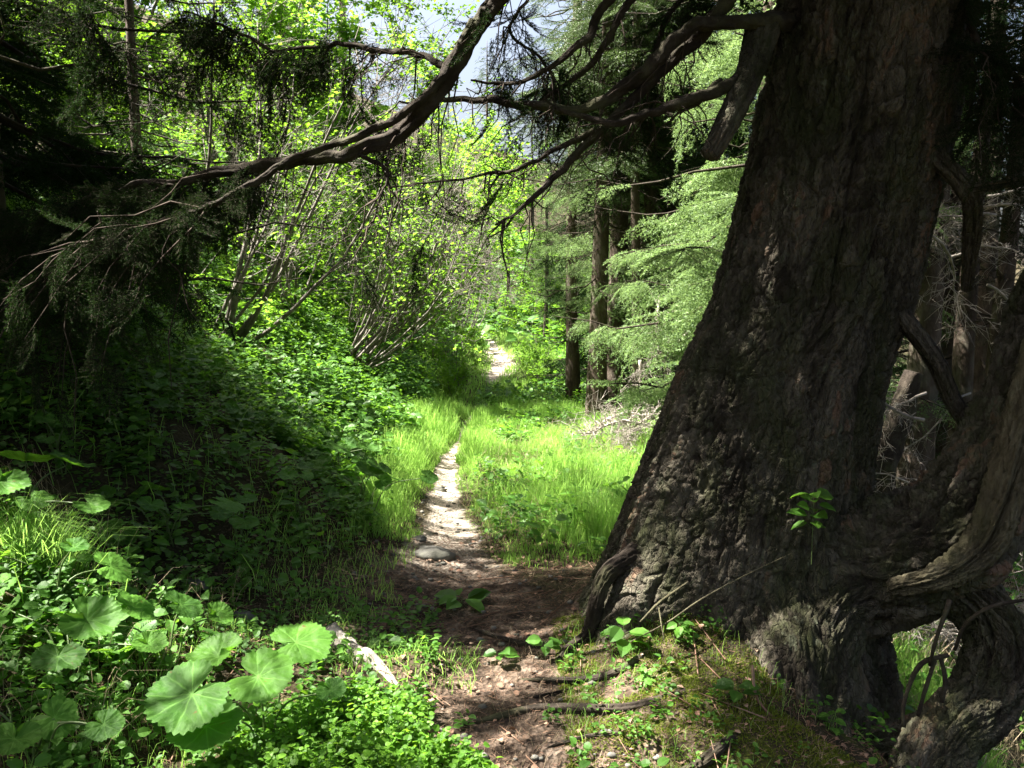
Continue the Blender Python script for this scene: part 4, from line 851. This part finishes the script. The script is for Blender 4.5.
x, y = ground_pts(1500, -0.3, 2.6, 5.3, 12.5, lambda x, y: (~onp(x, y)) * (fbm(x * 1.5 + 4, y * 1.5, 3, 131) > 0.14)); scatter_herbs(g, x, y, rng.uniform(0.6, 1.2, len(x)))
x, y = ground_pts(4500, -26, 16, 22, 62, lambda x, y: (~onp(x, y)) * 0.95); scatter_herbs(g, x, y, rng.uniform(2.5, 5.5, len(x)))
tag(gobj('ground_cover', g, M['under'], smooth=False), 'scattered leafy ground cover on the lower slope', kind='stuff')

def blades(g, x, y, L, w, lean=0.5, z=None):
    n = len(x); a = rng.uniform(0, 6.28, n); b = rng.uniform(0, 6.28, n); zz_ = h(x, y) - 0.01 if z is None else z
    base = np.stack([x, y, zz_], 1); dx = np.stack([np.cos(a), np.sin(a), 0 * a], 1) * (rng.uniform(0.1, 1, n) * lean)[:, None]; sd = np.stack([np.cos(b), np.sin(b), 0 * b], 1) * (w * 0.5)[:, None]
    up = np.array([0, 0, 1.0]); V = np.empty((n, 7, 3)); V[:, 0] = base - sd; V[:, 1] = base + sd
    m1 = base + (up * 0.42 + dx * 0.18) * L[:, None]; m2 = base + (up * 0.76 + dx * 0.52) * L[:, None]; tp = base + (up * 0.93 + dx * 1.0 - up * 0.18 * lean) * L[:, None]
    V[:, 2] = m1 - sd * 0.9; V[:, 3] = m1 + sd * 0.9; V[:, 4] = m2 - sd * 0.6; V[:, 5] = m2 + sd * 0.6; V[:, 6] = tp
    T = np.array([[0, 1, 3], [0, 3, 2], [2, 3, 5], [2, 5, 4], [4, 5, 6]]); T = (T[None] + (np.arange(n) * 7)[:, None, None]).reshape(-1, 3)
    c = rng.random(n) * 0.75 + 0.25 * (fbm(x * 2, y * 2, 2, 88) + 0.5); g.add(V.reshape(-1, 3), T, np.repeat(np.clip(c, 0, 1), 7))
g = Geo()
def dgrass(x, y): return (~onp(x, y)) * (x > tab(y, XL) - 0.15) * np.clip((y - 4.9 - 0.25 * np.sin(x * 4)) / 0.35, 0, 1) * (np.hypot(x - 1.1, (y - 4.5)) > 0.8)
x, y = ground_pts(150000, -2.0, 3.2, 4.9, 12.5, dgrass); clump = np.clip(0.75 + 1.5 * fbm(x * 1.9, y * 1.9, 3, 90), 0.25, 1.6)
ed = np.clip(-pathness(x, y) * 1.4 + 0.35, 0.35, 1); blades(g, x, y, rng.uniform(0.10, 0.30, len(x)) * clump * ed, rng.uniform(0.003, 0.006, len(x)), 0.8)
x, y = ground_pts(60000, -3.2, 4.5, 12.3, 34, lambda x, y: (~onp(x, y)) * 0.9); blades(g, x, y, rng.uniform(0.07, 0.20, len(x)), rng.uniform(0.008, 0.016, len(x)), 0.8)
x, y = ground_pts(26000, -1.9, 1.2, 2.2, 5.4, lambda x, y: (x < -0.45 + 0.2 * fbm(x * 4, y * 4, 2, 3)) * (x < tab(y, XL) + 0.55) * (fbm(x * 2.2, y * 2.2, 3, 95) > -0.02) * 0.55); blades(g, x, y, rng.uniform(0.03, 0.13, len(x)), rng.uniform(0.002, 0.0045, len(x)), 0.9)
x, y = ground_pts(500, -0.75, -0.15, 3.55, 3.95, lambda x, y: 0.8 + 0 * x); blades(g, x, y, rng.uniform(0.04, 0.14, len(x)), rng.uniform(0.002, 0.004, len(x)), 1.1)
x, y = ground_pts(5000, 0.2, 1.6, 2.6, 4.2, lambda x, y: (fbm(x * 4, y * 4, 3, 97) > 0.12) * 0.5); blades(g, x, y, rng.uniform(0.03, 0.12, len(x)), rng.uniform(0.0015, 0.003, len(x)), 0.9)
x, y = ground_pts(6000, -5, -0.8, 3, 13, lambda x, y: (x < tab(y, XL)) * (fbm(x * 1.3, y * 1.3, 3, 99) > 0.05) * 0.6); blades(g, x, y, rng.uniform(0.12, 0.34, len(x)), rng.uniform(0.003, 0.006, len(x)), 1.0)
tag(gobj('grass', g, M['grass'], smooth=False), 'bright sunlit grass along both sides of the path', kind='stuff')
g = Geo()
x, y = ground_pts(9000, 2.0, 5.5, 4.6, 9.5, lambda x, y: (x > tab(y, XR)) * 0.9); blades(g, x, y, rng.uniform(0.1, 0.4, len(x)), rng.uniform(0.003, 0.006, len(x)), 1.3)
x, y = ground_pts(3500, -0.1, 1.5, 2.3, 4.2, lambda x, y: (fbm(x * 3, y * 3, 3, 91) > 0.0) * 0.6); blades(g, x, y, rng.uniform(0.02, 0.09, len(x)), rng.uniform(0.001, 0.002, len(x)), 1.6)
x, y = ground_pts(7000, -0.4, 3.0, 5.6, 11, lambda x, y: (~onp(x, y)) * 0.8); blades(g, x, y, rng.uniform(0.08, 0.26, len(x)), rng.uniform(0.002, 0.005, len(x)), 1.5)
x, y = ground_pts(1400, -2.4, -1.3, 2.6, 4.4, lambda x, y: (fbm(x * 3, y * 3, 3, 92) > 0.1) * 0.8); blades(g, x, y, rng.uniform(0.08, 0.28, len(x)), rng.uniform(0.002, 0.003, len(x)), 1.3)
tag(gobj('dry_grass', g, M['straw'], smooth=False), 'dry straw coloured grass and fallen stalks', kind='stuff')
# moss cushions and fallen needles
g = Geo()
x, y = ground_pts(120000, 0.2, 1.6, 2.5, 4.3, lambda x, y: (fbm(x * 2.2 + 3, y * 2.2, 4, 101) > -0.06) * (y > 2.6 + 0.2 * np.sin(3 * x)) * 0.9)
blades(g, x, y, rng.uniform(0.008, 0.028, len(x)), rng.uniform(0.003, 0.006, len(x)), 1.2)
tag(gobj('moss', g, M['moss'], smooth=False), 'yellow green moss on the mound at the tree foot', kind='stuff')
g = Geo(); x, y = ground_pts(34000, -1.6, 1.7, 2.2, 6.2, lambda x, y: 0.75 + 0 * x); n = len(x); a = rng.uniform(0, 6.28, n); l = rng.uniform(0.006, 0.035, n) * np.where(rng.random(n) < 0.04, 3.2, 1)
A = np.stack([x, y, h(x, y) + 0.006 + 0.010 * fbm(x * 14, y * 14, 3, 21)], 1); B = A + np.stack([np.cos(a) * l, np.sin(a) * l, rng.normal(0.1, 0.25, n) * l], 1); sticks(g, A, B, 0.0012, 0.0008, 0.5, 3)
x, y = ground_pts(1500, -1.5, 1.7, 2.3, 5.8, lambda x, y: 0.8 + 0 * x); n = len(x); a = rng.uniform(0, 6.28, n)
scatter(g, LO[0] * [1.2, 1, 1.4], LO[1], np.stack([x, y, h(x, y) + 0.012], 1), frames(np.stack([np.cos(a), np.sin(a), rng.normal(0, 0.2, n)], 1), unit(rng.normal(size=(n, 3)) * 0.3 + [0, 0, 1])), rng.uniform(0.012, 0.035, n), rng=rng)
x, y = ground_pts(160, -1.3, 1.7, 2.3, 5.4, lambda x, y: 0.8 + 0 * x); n = len(x); a = rng.uniform(0, 6.28, n); l = rng.uniform(0.08, 0.28, n); A = np.stack([x, y, h(x, y) + 0.012], 1); B = np.stack([x + np.cos(a) * l, y + np.sin(a) * l, 0 * x], 1); B[:, 2] = h(B[:, 0], B[:, 1]) + 0.014
sticks(g, A, B, 0.003, 0.0016, 0.5, 5)
tag(gobj('needle_litter', g, M['litter']), 'fallen needles and twig bits on the path', kind='stuff')
def rock_geo(g, c, r, seed, flat=0.6, n=10):
    u = np.linspace(0, math.pi, n + 1); v = np.linspace(0, 2 * math.pi, 2 * n, endpoint=False); U, Vv = np.meshgrid(u, v, indexing='ij')
    d = np.stack([np.sin(U) * np.cos(Vv), np.sin(U) * np.sin(Vv), np.cos(U)], -1); k = 1 + 0.55 * fbm(d[..., 0] * 1.4 + seed, d[..., 1] * 1.4 + d[..., 2] * 1.7 + seed * 2, 3, seed)
    k = np.minimum(k, 1.08) + 0.07 * fbm(d[..., 0] * 6 + seed, d[..., 1] * 6 + d[..., 2] * 5, 3, seed + 2); p = d * k[..., None] * r * [1, 0.8, flat] + c; m = 2 * n
    I = np.arange(n)[:, None] * m; i = np.arange(m)[None]; j = (i + 1) % m
    T = np.concatenate([np.stack([I + i, I + m + i, I + m + j], -1).reshape(-1, 3), np.stack([I + i, I + m + j, I + j], -1).reshape(-1, 3)]); g.add(p.reshape(-1, 3), T)
g = Geo(); x, y = ground_pts(700, -1.2, 0.9, 2.3, 7.5, lambda x, y: onp(x, y) * (x < 0.55 - 0.1 * y + 0.3) * 0.9)
for k in range(len(x)): rock_geo(g, (x[k], y[k], float(h(x[k], y[k])) + 0.003), rng.uniform(0.005, 0.02), k, 0.6, 4)
tag(gobj('pebbles', g, M['stone']), 'small pale pebbles scattered on the dirt path', kind='stuff')
for px, py, Y, r, lb in ((434, 562, 5.45, 0.13, 'flat grey stone at the edge of the sunny path'), (420, 548, 5.75, 0.05, 'small pale stone behind the flat grey one'), (245, 636, 4.1, 0.06, 'small stone in the shade on the left path edge'), (440, 482, 7.6, 0.06, 'dark stone farther up the sunny path'), (196, 618, 4.2, 0.07, 'mossy stone low on the dark left bank')):
    q = P(px, py, Y); z = float(h(q[0], Y)); g = Geo(); rock_geo(g, (0, 0, 0.01), r, int(px), 0.45, 14)
    o = gobj('stone', g, M['stone'], loc=(q[0], Y, z)); tag(o, lb, 'stone', 'stones along the path')

# ------------------------------------------------------------------ butterbur plants
def bigleaf(seed):
    rng = np.random.default_rng(seed); nr, na = 12, 204
    ph = np.linspace(-math.pi, math.pi, na, endpoint=False); r = np.linspace(0, 1, nr + 1)[1:] ** 0.85; PH, RR_ = np.meshgrid(ph, r)
    notch = np.exp(-((np.pi - np.abs(PH)) / 0.30) ** 2)
    rim = (1 + 0.10 * np.cos(PH) - 0.05 * np.cos(2 * PH)) * (1 - 0.80 * notch) * (1 + 0.075 * (2 * np.abs(((PH * 17 / math.pi) % 1) - 0.5) - 0.5) * RR_ ** 4 + 0.03 * np.sin(PH * 7 + seed))
    x = np.sin(PH) * RR_ * rim * 0.5; y = np.cos(PH) * RR_ * rim * 0.5
    vein = np.abs(((PH / (2 * math.pi) * 9) % 1) - 0.5) * 2         # 1 on a main vein
    vl = np.clip((vein - (1 - 0.10 / (RR_ + 0.12))) / 0.12, 0, 1)
    sec = np.clip((np.abs((((RR_ * 7 - np.abs(vein - 1) * 2.2)) % 1) - 0.5) * 2 - 0.82) / 0.18, 0, 1) * 0.55 * (RR_ > 0.12)
    z = 0.10 * (RR_ ** 2) * rng.uniform(-0.6, 0.9) - 0.018 * (vein ** 3) * RR_ + 0.05 * fbm(x * 6 + seed, y * 6, 3, seed) + 0.03 * np.sin(PH * 3 + seed) * RR_ ** 2 + 0.04 * RR_ - 0.06 * np.abs(x) * rng.uniform(-1, 1)
    V = np.concatenate([[[0, 0, 0]], np.stack([x, y, z], -1).reshape(-1, 3)]); T = []
    i = np.arange(na); j = (i + 1) % na; T.append(np.stack([0 * i, 1 + j, 1 + i], 1))
    for k in range(nr - 1):
        a = 1 + k * na; T.append(np.stack([a + i, a + j, a + na + j], 1)); T.append(np.stack([a + i, a + na + j, a + na + i], 1))
    T = np.vstack(T); me = mesh('butterbur_leaf', V, T, np.full(len(V), rng.random() * 0.8 + 0.1), M['big'])
    at = me.attributes.new('vein', 'FLOAT', 'POINT'); at.data.foreach_set('value', np.concatenate([[1], np.maximum(vl, sec).ravel() * 0.55]).astype(np.float32)); return me
BL = [bigleaf(i) for i in range(6)]
def leaf_on(o, base, at, nrm, tip, size, rng, k):
    R = frames(unit(np.array(tip, float))[None], unit(np.array(nrm, float))[None])[0]
    from mathutils import Matrix
    l = link('leaf', BL[k % 6], o); Mx = Matrix([[*(R[i] * size), at[i]] for i in range(3)] + [[0, 0, 0, 1]]); l.matrix_local = Mx
    return l
def butterbur(label, base, leaves, group=None, seed=0, name='butterbur_plant'):
    """leaves: (world position, normal, tip direction, diameter)"""
    base = np.array(base, float); o = thing(name, label, 'butterbur plant', base, group); rng = np.random.default_rng(seed)
    for k, (at, nrm, tip, size) in enumerate(leaves):
        at = np.array(at) - base; leaf_on(o, base, at, nrm, tip, size, rng, seed + k)
        g = Geo(); b0 = np.array([rng.normal(0, 0.02), rng.normal(0, 0.02), -0.03]); mid = (b0 + at) / 2 + np.array([(b0[0] - at[0]) * 0.2, 0, 0.04 + 0.1 * np.linalg.norm(at[:2])])
        tube(g, smoothline([b0, mid, at - np.array([0, 0, 0.003])], 6), np.linspace(0.0045, 0.0025, 13), 6, 0, 0, 0.4); gobj('stalk', g, M['petiole'], o)
    return o
up = (0, 0, 1)
Y0 = 2.9
butterbur('butterbur with four huge sunlit round leaves at the path edge, foreground', (P(262, 748, 2.95)[0], 3.0, float(h(P(262, 748, 2.95)[0], 3.0))),
          [(P(192, 694, 2.75), (-0.25, -0.62, 0.8), (-0.6, -0.5, -0.3), 0.27), (P(258, 676, 2.95), (0.0, -0.45, 1), (0.9, -0.2, -0.1), 0.23), (P(296, 643, 3.2), (0.1, -0.25, 1), (1, 0.3, 0), 0.25),
           (P(218, 655, 3.1), (-0.3, -0.15, 1), (-1, 0.2, -0.1), 0.20), (P(206, 726, 2.72), (0.1, -0.6, 0.8), (0.3, -0.7, -0.3), 0.22), (P(330, 690, 2.9), (0.3, -0.5, 0.8), (0.8, -0.5, -0.3), 0.10)], seed=1)
rb = np.random.default_rng(404)
def rosette(label, x, y, n, size, hgt, seed, group=None, spread=1.0):
    r_ = np.random.default_rng(seed); z = float(h(x, y)); L = []
    for k in range(n):
        a = k * 2.4 + r_.normal(0, 0.4); d = size * spread * (0.5 + 0.55 * math.sqrt(k)) ; q = np.array([x + d * math.cos(a), y + d * math.sin(a) * 0.8])
        zz_ = max(float(h(q[0], q[1])) + 0.06, z + hgt * r_.uniform(0.55, 1.1) - 0.12 * d)
        nr = np.array([math.cos(a) * 0.35 + 0.25, math.sin(a) * 0.35 - 0.35, 1.0]) + r_.normal(0, 0.24, 3)
        L.append(((q[0], q[1], zz_), nr, (math.cos(a), math.sin(a), -0.35), size * r_.uniform(0.5, 1.1)))
    return butterbur(label, (x, y, z), L, group, seed)
GB = 'butterbur plants on the left bank'
rosette('partly sunlit large butterbur at the left picture edge', -1.55, 2.95, 7, 0.19, 0.30, 11, GB)
rosette('butterbur with overlapping round leaves beside the dry grass tuft', -1.78, 3.35, 5, 0.17, 0.26, 12, GB)
rosette('butterbur half in sun above the fern on the left', -1.36, 3.35, 5, 0.15, 0.24, 13, GB)
rosette('low butterbur in deep shade at the lower left corner', -1.45, 2.55, 6, 0.15, 0.16, 14, GB)
rosette('shaded butterbur higher up behind the sunlit edge plant', -2.15, 3.8, 8, 0.21, 0.28, 15, GB)
rosette('dim butterbur in the middle of the dark bank', -1.75, 4.4, 8, 0.18, 0.24, 16, GB)
rosette('dark butterbur with tilted leaves where the path leaves the shade', -0.98, 5.9, 9, 0.20, 0.36, 17, GB)
rosette('second dark butterbur just above the path edge clump', -1.3, 6.4, 7, 0.19, 0.30, 18, GB)
k = 0
for x, y in zip(rb.uniform(-4.2, -1.2, 400), rb.uniform(4.2, 14, 400)):
    if x > tab(y, XL) - 0.2 or x < tab(y, XL) - 2.6: continue
    if k >= 54: break
    px, py, _ = proj(np.array([[x, y, float(h(x, y))]]))
    if px[0] < -20: continue
    lit_ = inpoly(px, py, LIT[1])[0]
    rosette('medium butterbur among the sunlit herbs of the left bank' if lit_ else 'medium butterbur in the shade of the left bank', x, y, int(rb.integers(3, 6)), rb.uniform(0.10, 0.18), rb.uniform(0.2, 0.34), 500 + k, GB if not lit_ else 'sunlit butterbur plants on the bank'); k += 1

# ------------------------------------------------------------------ bilberry, seedlings, fern, tuft
def bilberry(label, x, y, rad, hgt, n, ls, seed, mat='bilb'):
    r_ = np.random.default_rng(seed); z = float(h(x, y)); o = thing('bilberry_bush', label, 'bush', (x, y, z), 'bilberry bushes in the foreground'); gw, gl = Geo(), Geo()
    ns = n // 14; a = r_.uniform(0, 6.28, ns); q = rad * np.sqrt(r_.random(ns)); bx = q * np.cos(a); by = q * np.sin(a) * 0.8; bz = h(x + bx, y + by) - z
    B = np.stack([bx, by, bz], 1); hh = hgt * r_.uniform(0.55, 1.1, ns) * (1 - 0.35 * (q / rad) ** 2); D = unit(np.stack([bx * 0.8 + r_.normal(0, 0.08, ns), by * 0.8 + r_.normal(0, 0.08, ns), np.full(ns, 0.35)], 1)); E = B + D * hh[:, None]
    sticks(gw, B, E, 0.0016, 0.0008, 0.4, 3); ix = np.repeat(np.arange(ns), 14); u = np.tile(np.linspace(0.25, 1.02, 14), ns); p = B[ix] + (E - B)[ix] * u[:, None] + r_.normal(0, 0.010, (len(ix), 3))
    al = np.tile(np.arange(14) * 2.4, ns) + np.repeat(a, 14); d = np.stack([np.cos(al), np.sin(al), r_.normal(0.25, 0.3, len(ix))], 1); nr = unit(r_.normal(size=(len(ix), 3)) * 0.35 + [0, 0, 1])
    scatter(gl, LO[0] * [1.35, 1, 1], LO[1], p, frames(d, nr), ls * r_.uniform(0.6, 1.25, len(ix)), rng=r_); gobj('stems', gw, M['petiole'], o); gobj('foliage', gl, M[mat], o, smooth=False); return o
for i_, (px, py, Y, rad, hg, n, ls, lb) in enumerate([(330, 720, 3.0, 0.30, 0.19, 4600, 0.024, 'dense bright bilberry bush beside the big round leaves'), (400, 735, 2.85, 0.27, 0.15, 3800, 0.024, 'bilberry bush nearest the path in the foreground'), (290, 768, 2.7, 0.30, 0.15, 4200, 0.024, 'low bilberry bush at the bottom edge'),
        (370, 690, 3.25, 0.22, 0.14, 2400, 0.022, 'small bilberry bush below the rotten log'), (445, 765, 2.7, 0.20, 0.11, 1800, 0.022, 'bilberry at the bottom edge by the path')]):
    q = P(px, py, Y); bilberry(lb, q[0], Y, rad, hg, n, ls, 600 + i_)
def seedling(label, px, py, Y, n, ls, hgt, seed, z=None, mat='under', cat='seedling', name='seedling', grp='young leafy plants at the tree foot'):
    r_ = np.random.default_rng(seed); q = P(px, py, Y); z = float(h(q[0], Y)) if z is None else z; o = thing(name, label, cat, (q[0], Y, z), grp); gw, gl = Geo(), Geo()
    for k in range(n):
        a = k * 2.3 + r_.normal(0, 0.3); zz_ = hgt * (0.45 + 0.55 * (k + 1) / n); b = np.array([0.25 * ls * math.cos(a), 0.25 * ls * math.sin(a), zz_]); sticks(gw, np.array([[0, 0, zz_ * 0.85]]), b[None], 0.0012, 0.0008, 0.5, 3)
        scatter(gl, LO[0], LO[1], b[None], frames(np.array([[math.cos(a), math.sin(a), r_.normal(0, 0.2)]]), unit(np.array([[r_.normal(0, 0.3), r_.normal(-0.3, 0.3), 1.0]]))), np.array([ls * r_.uniform(0.75, 1.15)]), rng=r_)
    sticks(gw, np.array([[0, 0, -0.02]]), np.array([[0, 0, hgt]]), 0.002, 0.0012, 0.5, 4); gobj('stem', gw, M['petiole'], o); gobj('foliage', gl, M[mat], o, smooth=False); return o
for i_, a_ in enumerate([('bright seedling in front of the dark root at the trunk foot', 738, 668, 3.35, 6, 0.075, 0.10), ('two leaved bright seedling near the bottom edge', 578, 752, 2.92, 4, 0.055, 0.08), ('pale seedling right of the two leaved one at the bottom', 655, 748, 2.95, 5, 0.055, 0.08),
                         ('leafy herb left of the mossy mound edge', 500, 648, 3.85, 6, 0.075, 0.06), ('broad leaved herb with an upright leaf on the mound', 624, 625, 3.75, 8, 0.10, 0.14), ('sunlit herb at the left tip of the mound', 545, 628, 3.9, 8, 0.07, 0.08), ('small herb against the trunk foot in the sun', 680, 598, 3.75, 9, 0.05, 0.08),
                         ('tiny green herb on the step at the bottom', 590, 680, 3.4, 5, 0.04, 0.05), ('leafy herb growing from the path shade centre', 462, 605, 4.6, 8, 0.13, 0.06), ('small herb on the rotten log', 335, 640, 3.75, 7, 0.06, 0.06), ('herb clump on top of the rotten log', 385, 622, 3.85, 9, 0.07, 0.08),
                         ('yellow green sprig at the lower gap edge', 832, 712, 3.45, 9, 0.05, 0.16), ('bright compound leaved sprig at the bottom right', 868, 765, 3.2, 12, 0.045, 0.16)]):
    lb, px, py, Y, n, ls, hg = a_; zz0 = None
    if px > 800: zz0 = float(P(px, py, Y)[2]) - hg
    seedling(lb, px, py, Y, n, ls, hg, 700 + i_, z=zz0)
seedling('dark leafy shoot growing on the trunk above the side stem', 812, 545, 3.72, 14, 0.09, 0.30, 730, z=float(P(812, 560, 3.72)[2]), mat='leafd')
# small extra herbs on the mound and at the path side as one mass
g = Geo(); x, y = ground_pts(900, -0.2, 1.5, 2.7, 4.3, lambda x, y: (fbm(x * 3 + 7, y * 3, 3, 111) > 0.05) * 0.5); scatter_herbs(g, x, y, rng.uniform(0.18, 0.5, len(x)))
x, y = ground_pts(1500, -1.9, -0.3, 2.3, 4.6, lambda x, y: 0.5 * (x < -0.35)); scatter_herbs(g, x, y, rng.uniform(0.2, 0.6, len(x)))
x, y = ground_pts(900, 1.5, 3.2, 2.6, 5, lambda x, y: 0.6 + 0 * x); scatter_herbs(g, x, y, rng.uniform(0.4, 1.0, len(x)))
tag(gobj('herbs', g, M['under'], smooth=False), 'small green herbs on the mound and path edges', kind='stuff')
# fern
q = P(115, 655, 3.2); r_ = np.random.default_rng(8); gfern = Geo(); zf = float(h(q[0], 3.2)); of = thing('fern', 'small fern with upright fronds under the left leaves', 'fern', (q[0], 3.2, zf))
for k in range(7):
    a = k * 0.9 + 0.2; t = np.linspace(0, 1, 16); pts = np.stack([np.cos(a) * 0.18 * t, np.sin(a) * 0.16 * t, 0.26 * t - 0.12 * t ** 2], 1); d = unit(np.gradient(pts, axis=0)); sd = unit(np.cross(d, [0, 0, 1])); fr = Geo()
    sticks(fr, pts[:-1], pts[1:], 0.0015, 0.001, 0.5, 3)
    for s_ in (-1, 1):
        w = 0.06 * np.sin(np.clip(t, 0.08, 1) * math.pi * 0.9) + 0.006; scatter(fr, LO[0] * [0.8, 1, 1], LO[1], pts, frames(sd * s_ + d * 0.35, np.cross(sd, d)), w, rng=r_)
    gobj('frond', fr, M['under'], of, smooth=False)
# grass tuft hanging from the left bank
g = Geo(); xt = rng.normal(-1.95, 0.07, 900); yt = rng.normal(3.6, 0.07, 900); blades(g, xt, yt, rng.uniform(0.18, 0.36, 900), rng.uniform(0.002, 0.004, 900), 1.3)
tag(gobj('grass_tuft', g, M['grass'], smooth=False), 'pale grass tuft with arching blades on the left bank', 'grass tuft')

# ------------------------------------------------------------------ log, sticks, dead branches
def stick_thing(name, label, cat, chains, mat, n=8, rough=0.15, seed=0, group=None):
    g = Geo(); b = np.asarray(chains[0][0][0])
    for k, (pts, rad) in enumerate(chains):
        p = smoothline(pts, 8); r = np.interp(np.linspace(0, 1, len(p)), np.linspace(0, 1, len(rad)), rad); tube(g, p - b, r, n, rough, seed + k)
    return tag(gobj(name, g, M[mat], loc=b), label, cat, group)
lg = on_ground([(-0.86, 4.02), (-0.74, 3.88), (-0.62, 3.72), (-0.48, 3.55)], [0.035, 0.02, 0.012, -0.01])
stick_thing('rotten_log', 'short rotten log with a sunlit bark end on the path edge', 'log', [(lg, [0.034, 0.042, 0.038, 0.022])], 'dead', 24, 0.5, 3)
stick_thing('fallen_stick', 'long thin pale stick leaning against the trunk foot', 'stick', [([P(792, 553, 3.62), P(740, 578, 3.6), P(700, 600, 3.62), P(668, 622, 3.66), P(630, 642, 3.7)], [0.002, 0.003, 0.0035, 0.004, 0.002])], 'deadstrip', 6, 0.1, 11)
stick_thing('fallen_stick', 'forked thicker twig lying on the sunny mound', 'stick', [([P(688, 582, 3.75), P(660, 602, 3.68), P(640, 622, 3.65)], [0.005, 0.006, 0.003]), ([P(658, 603, 3.68), P(664, 640, 3.6)], [0.004, 0.002])], 'deadstrip', 6, 0.1, 13)
stick_thing('fallen_stick', 'broken reddish stick standing by the bright seedling', 'stick', [([P(752, 665, 3.4), P(758, 700, 3.35), P(790, 735, 3.3), P(815, 770, 3.2)], [0.007, 0.006, 0.004, 0.002])], 'litter', 6, 0.1, 15)
for k, (pts, rad, lb) in enumerate([([P(948, 655, 3.5), P(920, 665, 3.5), P(905, 700, 3.5), P(903, 726, 3.5)], [0.010, 0.010, 0.008, 0.006], 'thin dark root crossing the gap on its left'), ([P(935, 660, 3.5), P(925, 690, 3.5), P(918, 716, 3.5)], [0.008, 0.009, 0.007], 'thin dark root in the middle of the gap'),
                               ([P(940, 655, 3.5), P(945, 680, 3.5), P(942, 702, 3.5)], [0.009, 0.010, 0.008], 'thin dark root on the right of the gap'), ([P(950, 600, 3.5), P(936, 640, 3.45), P(930, 665, 3.5)], [0.010, 0.008, 0.007], 'lit bent rootlet above the gap'), ([P(1024, 600, 3.4), P(990, 607, 3.4), P(965, 625, 3.45), P(955, 650, 3.5)], [0.006, 0.008, 0.008, 0.006], 'curved rootlet coming in from the right edge')]):
    g = Geo(); tube(g, smoothline(pts, 8) - OLD0, np.interp(np.linspace(0, 1, (len(pts) - 1) * 8 + 1), np.linspace(0, 1, len(rad)), rad), 8, 0.2, 50 + k); o = gobj('rootlet', g, M['limb'], old); o['label'] = lb
def dead_branch(label, base, d0, L, n, seed, mat='dead', r0=0.02, droop=0.6, group='dead branches at the meadow edge'):
    r_ = np.random.default_rng(seed); g = Geo(); d = unit(np.array(d0, float)); p = np.zeros(3); pts = [p]
    for k in range(10): d = unit(d + r_.normal(size=3) * 0.16 + [0, 0, -0.05 * droop]); p = p + d * L / 10; pts.append(p)
    pts = np.array(pts); t = np.linspace(0, 1, 11); tube(g, pts, r0 * (1 - 0.85 * t), 7, 0.15, seed)
    u = r_.uniform(0.08, 1, n); b = np.stack([np.interp(u, t, pts[:, i]) for i in range(3)], 1); dd = unit(unit(pts[-1])[None] * 0.5 + r_.normal(size=(n, 3)) + [0, 0, -0.3 * droop]); ln = L * r_.uniform(0.1, 0.35, n)
    mid = b + dd * ln[:, None] * 0.5; e = mid + unit(dd + r_.normal(size=dd.shape) * 0.4 + [0, 0, -0.3 * droop]) * ln[:, None] * 0.5; sticks(g, b, mid, r0 * 0.22, r0 * 0.15, 0.5, 4); sticks(g, mid, e, r0 * 0.15, r0 * 0.06, 0.5, 3)
    ix = r_.integers(0, n, n * 5); q = r_.uniform(0.2, 1, n * 5)[:, None]; b2 = b[ix] + (e - b)[ix] * q; e2 = b2 + unit(dd[ix] + r_.normal(size=(n * 5, 3)) * 0.8 + [0, 0, -0.4 * droop]) * (ln[ix] * 0.35)[:, None]; sticks(g, b2, e2, 0.0025, 0.001, 0.5, 3)
    return tag(gobj('dead_branch', g, M[mat], loc=base), label, 'dead branch', group)
for k, (px, py, Y, d0, L, n, r0, lb) in enumerate([(655, 418, 9.8, (-0.9, 0, 0.12), 1.15, 90, 0.026, 'pale bleached branch lying at the meadow edge'), (668, 430, 9.6, (-1, 0.1, -0.05), 1.25, 110, 0.022, 'lower bleached branch of the meadow edge heap'), (660, 300, 9.2, (-0.1, 0, -1), 0.9, 70, 0.016, 'grey twiggy dead branch hanging below the sunlit spruce'),
        (690, 330, 9.2, (-0.5, 0, -0.5), 0.8, 60, 0.014, 'grey dead branch hanging beside the big trunk'), (655, 440, 9.7, (-0.8, -0.3, 0.05), 1.0, 110, 0.012, 'twiggy dead branch in front of the heap'), (640, 360, 10.2, (0.15, 0, -1), 0.8, 30, 0.02, 'bent pale branch curving down to the heap')]):
    q = P(px, py, Y); dead_branch(lb, q, d0, L, n, 800 + k, r0=r0)
for k in range(16):
    r_ = np.random.default_rng(900 + k); px = r_.uniform(880, 1040); py = r_.uniform(180, 520); Y = r_.uniform(5.5, 8.5)
    dead_branch('bare grey twig tangle in the shade right of the big tree', P(px, py, Y), (r_.choice([-1, 1]), r_.normal(0, 0.3), r_.normal(-0.1, 0.3)), r_.uniform(0.7, 1.5), 30, 900 + k, r0=0.012, group='bare twigs right of the big tree')
for k in range(14):
    r_ = np.random.default_rng(950 + k); x = r_.uniform(1.9, 3.0) if k % 2 else r_.uniform(2.3, 4.4); y = r_.uniform(5.2, 6.2) if k % 2 else r_.uniform(5.2, 8)
    dead_branch('fallen bare branch on the slope behind the root gap', (x, y, float(h(x, y)) + 0.12), (r_.normal(), r_.normal(), 0.1), r_.uniform(0.7, 1.4), 45, 950 + k, r0=0.012, group='fallen branches on the right slope')
print('tris', sum(len(o.data.polygons) for o in bpy.data.objects if o.type == 'MESH'), 'objects', len(bpy.data.objects))
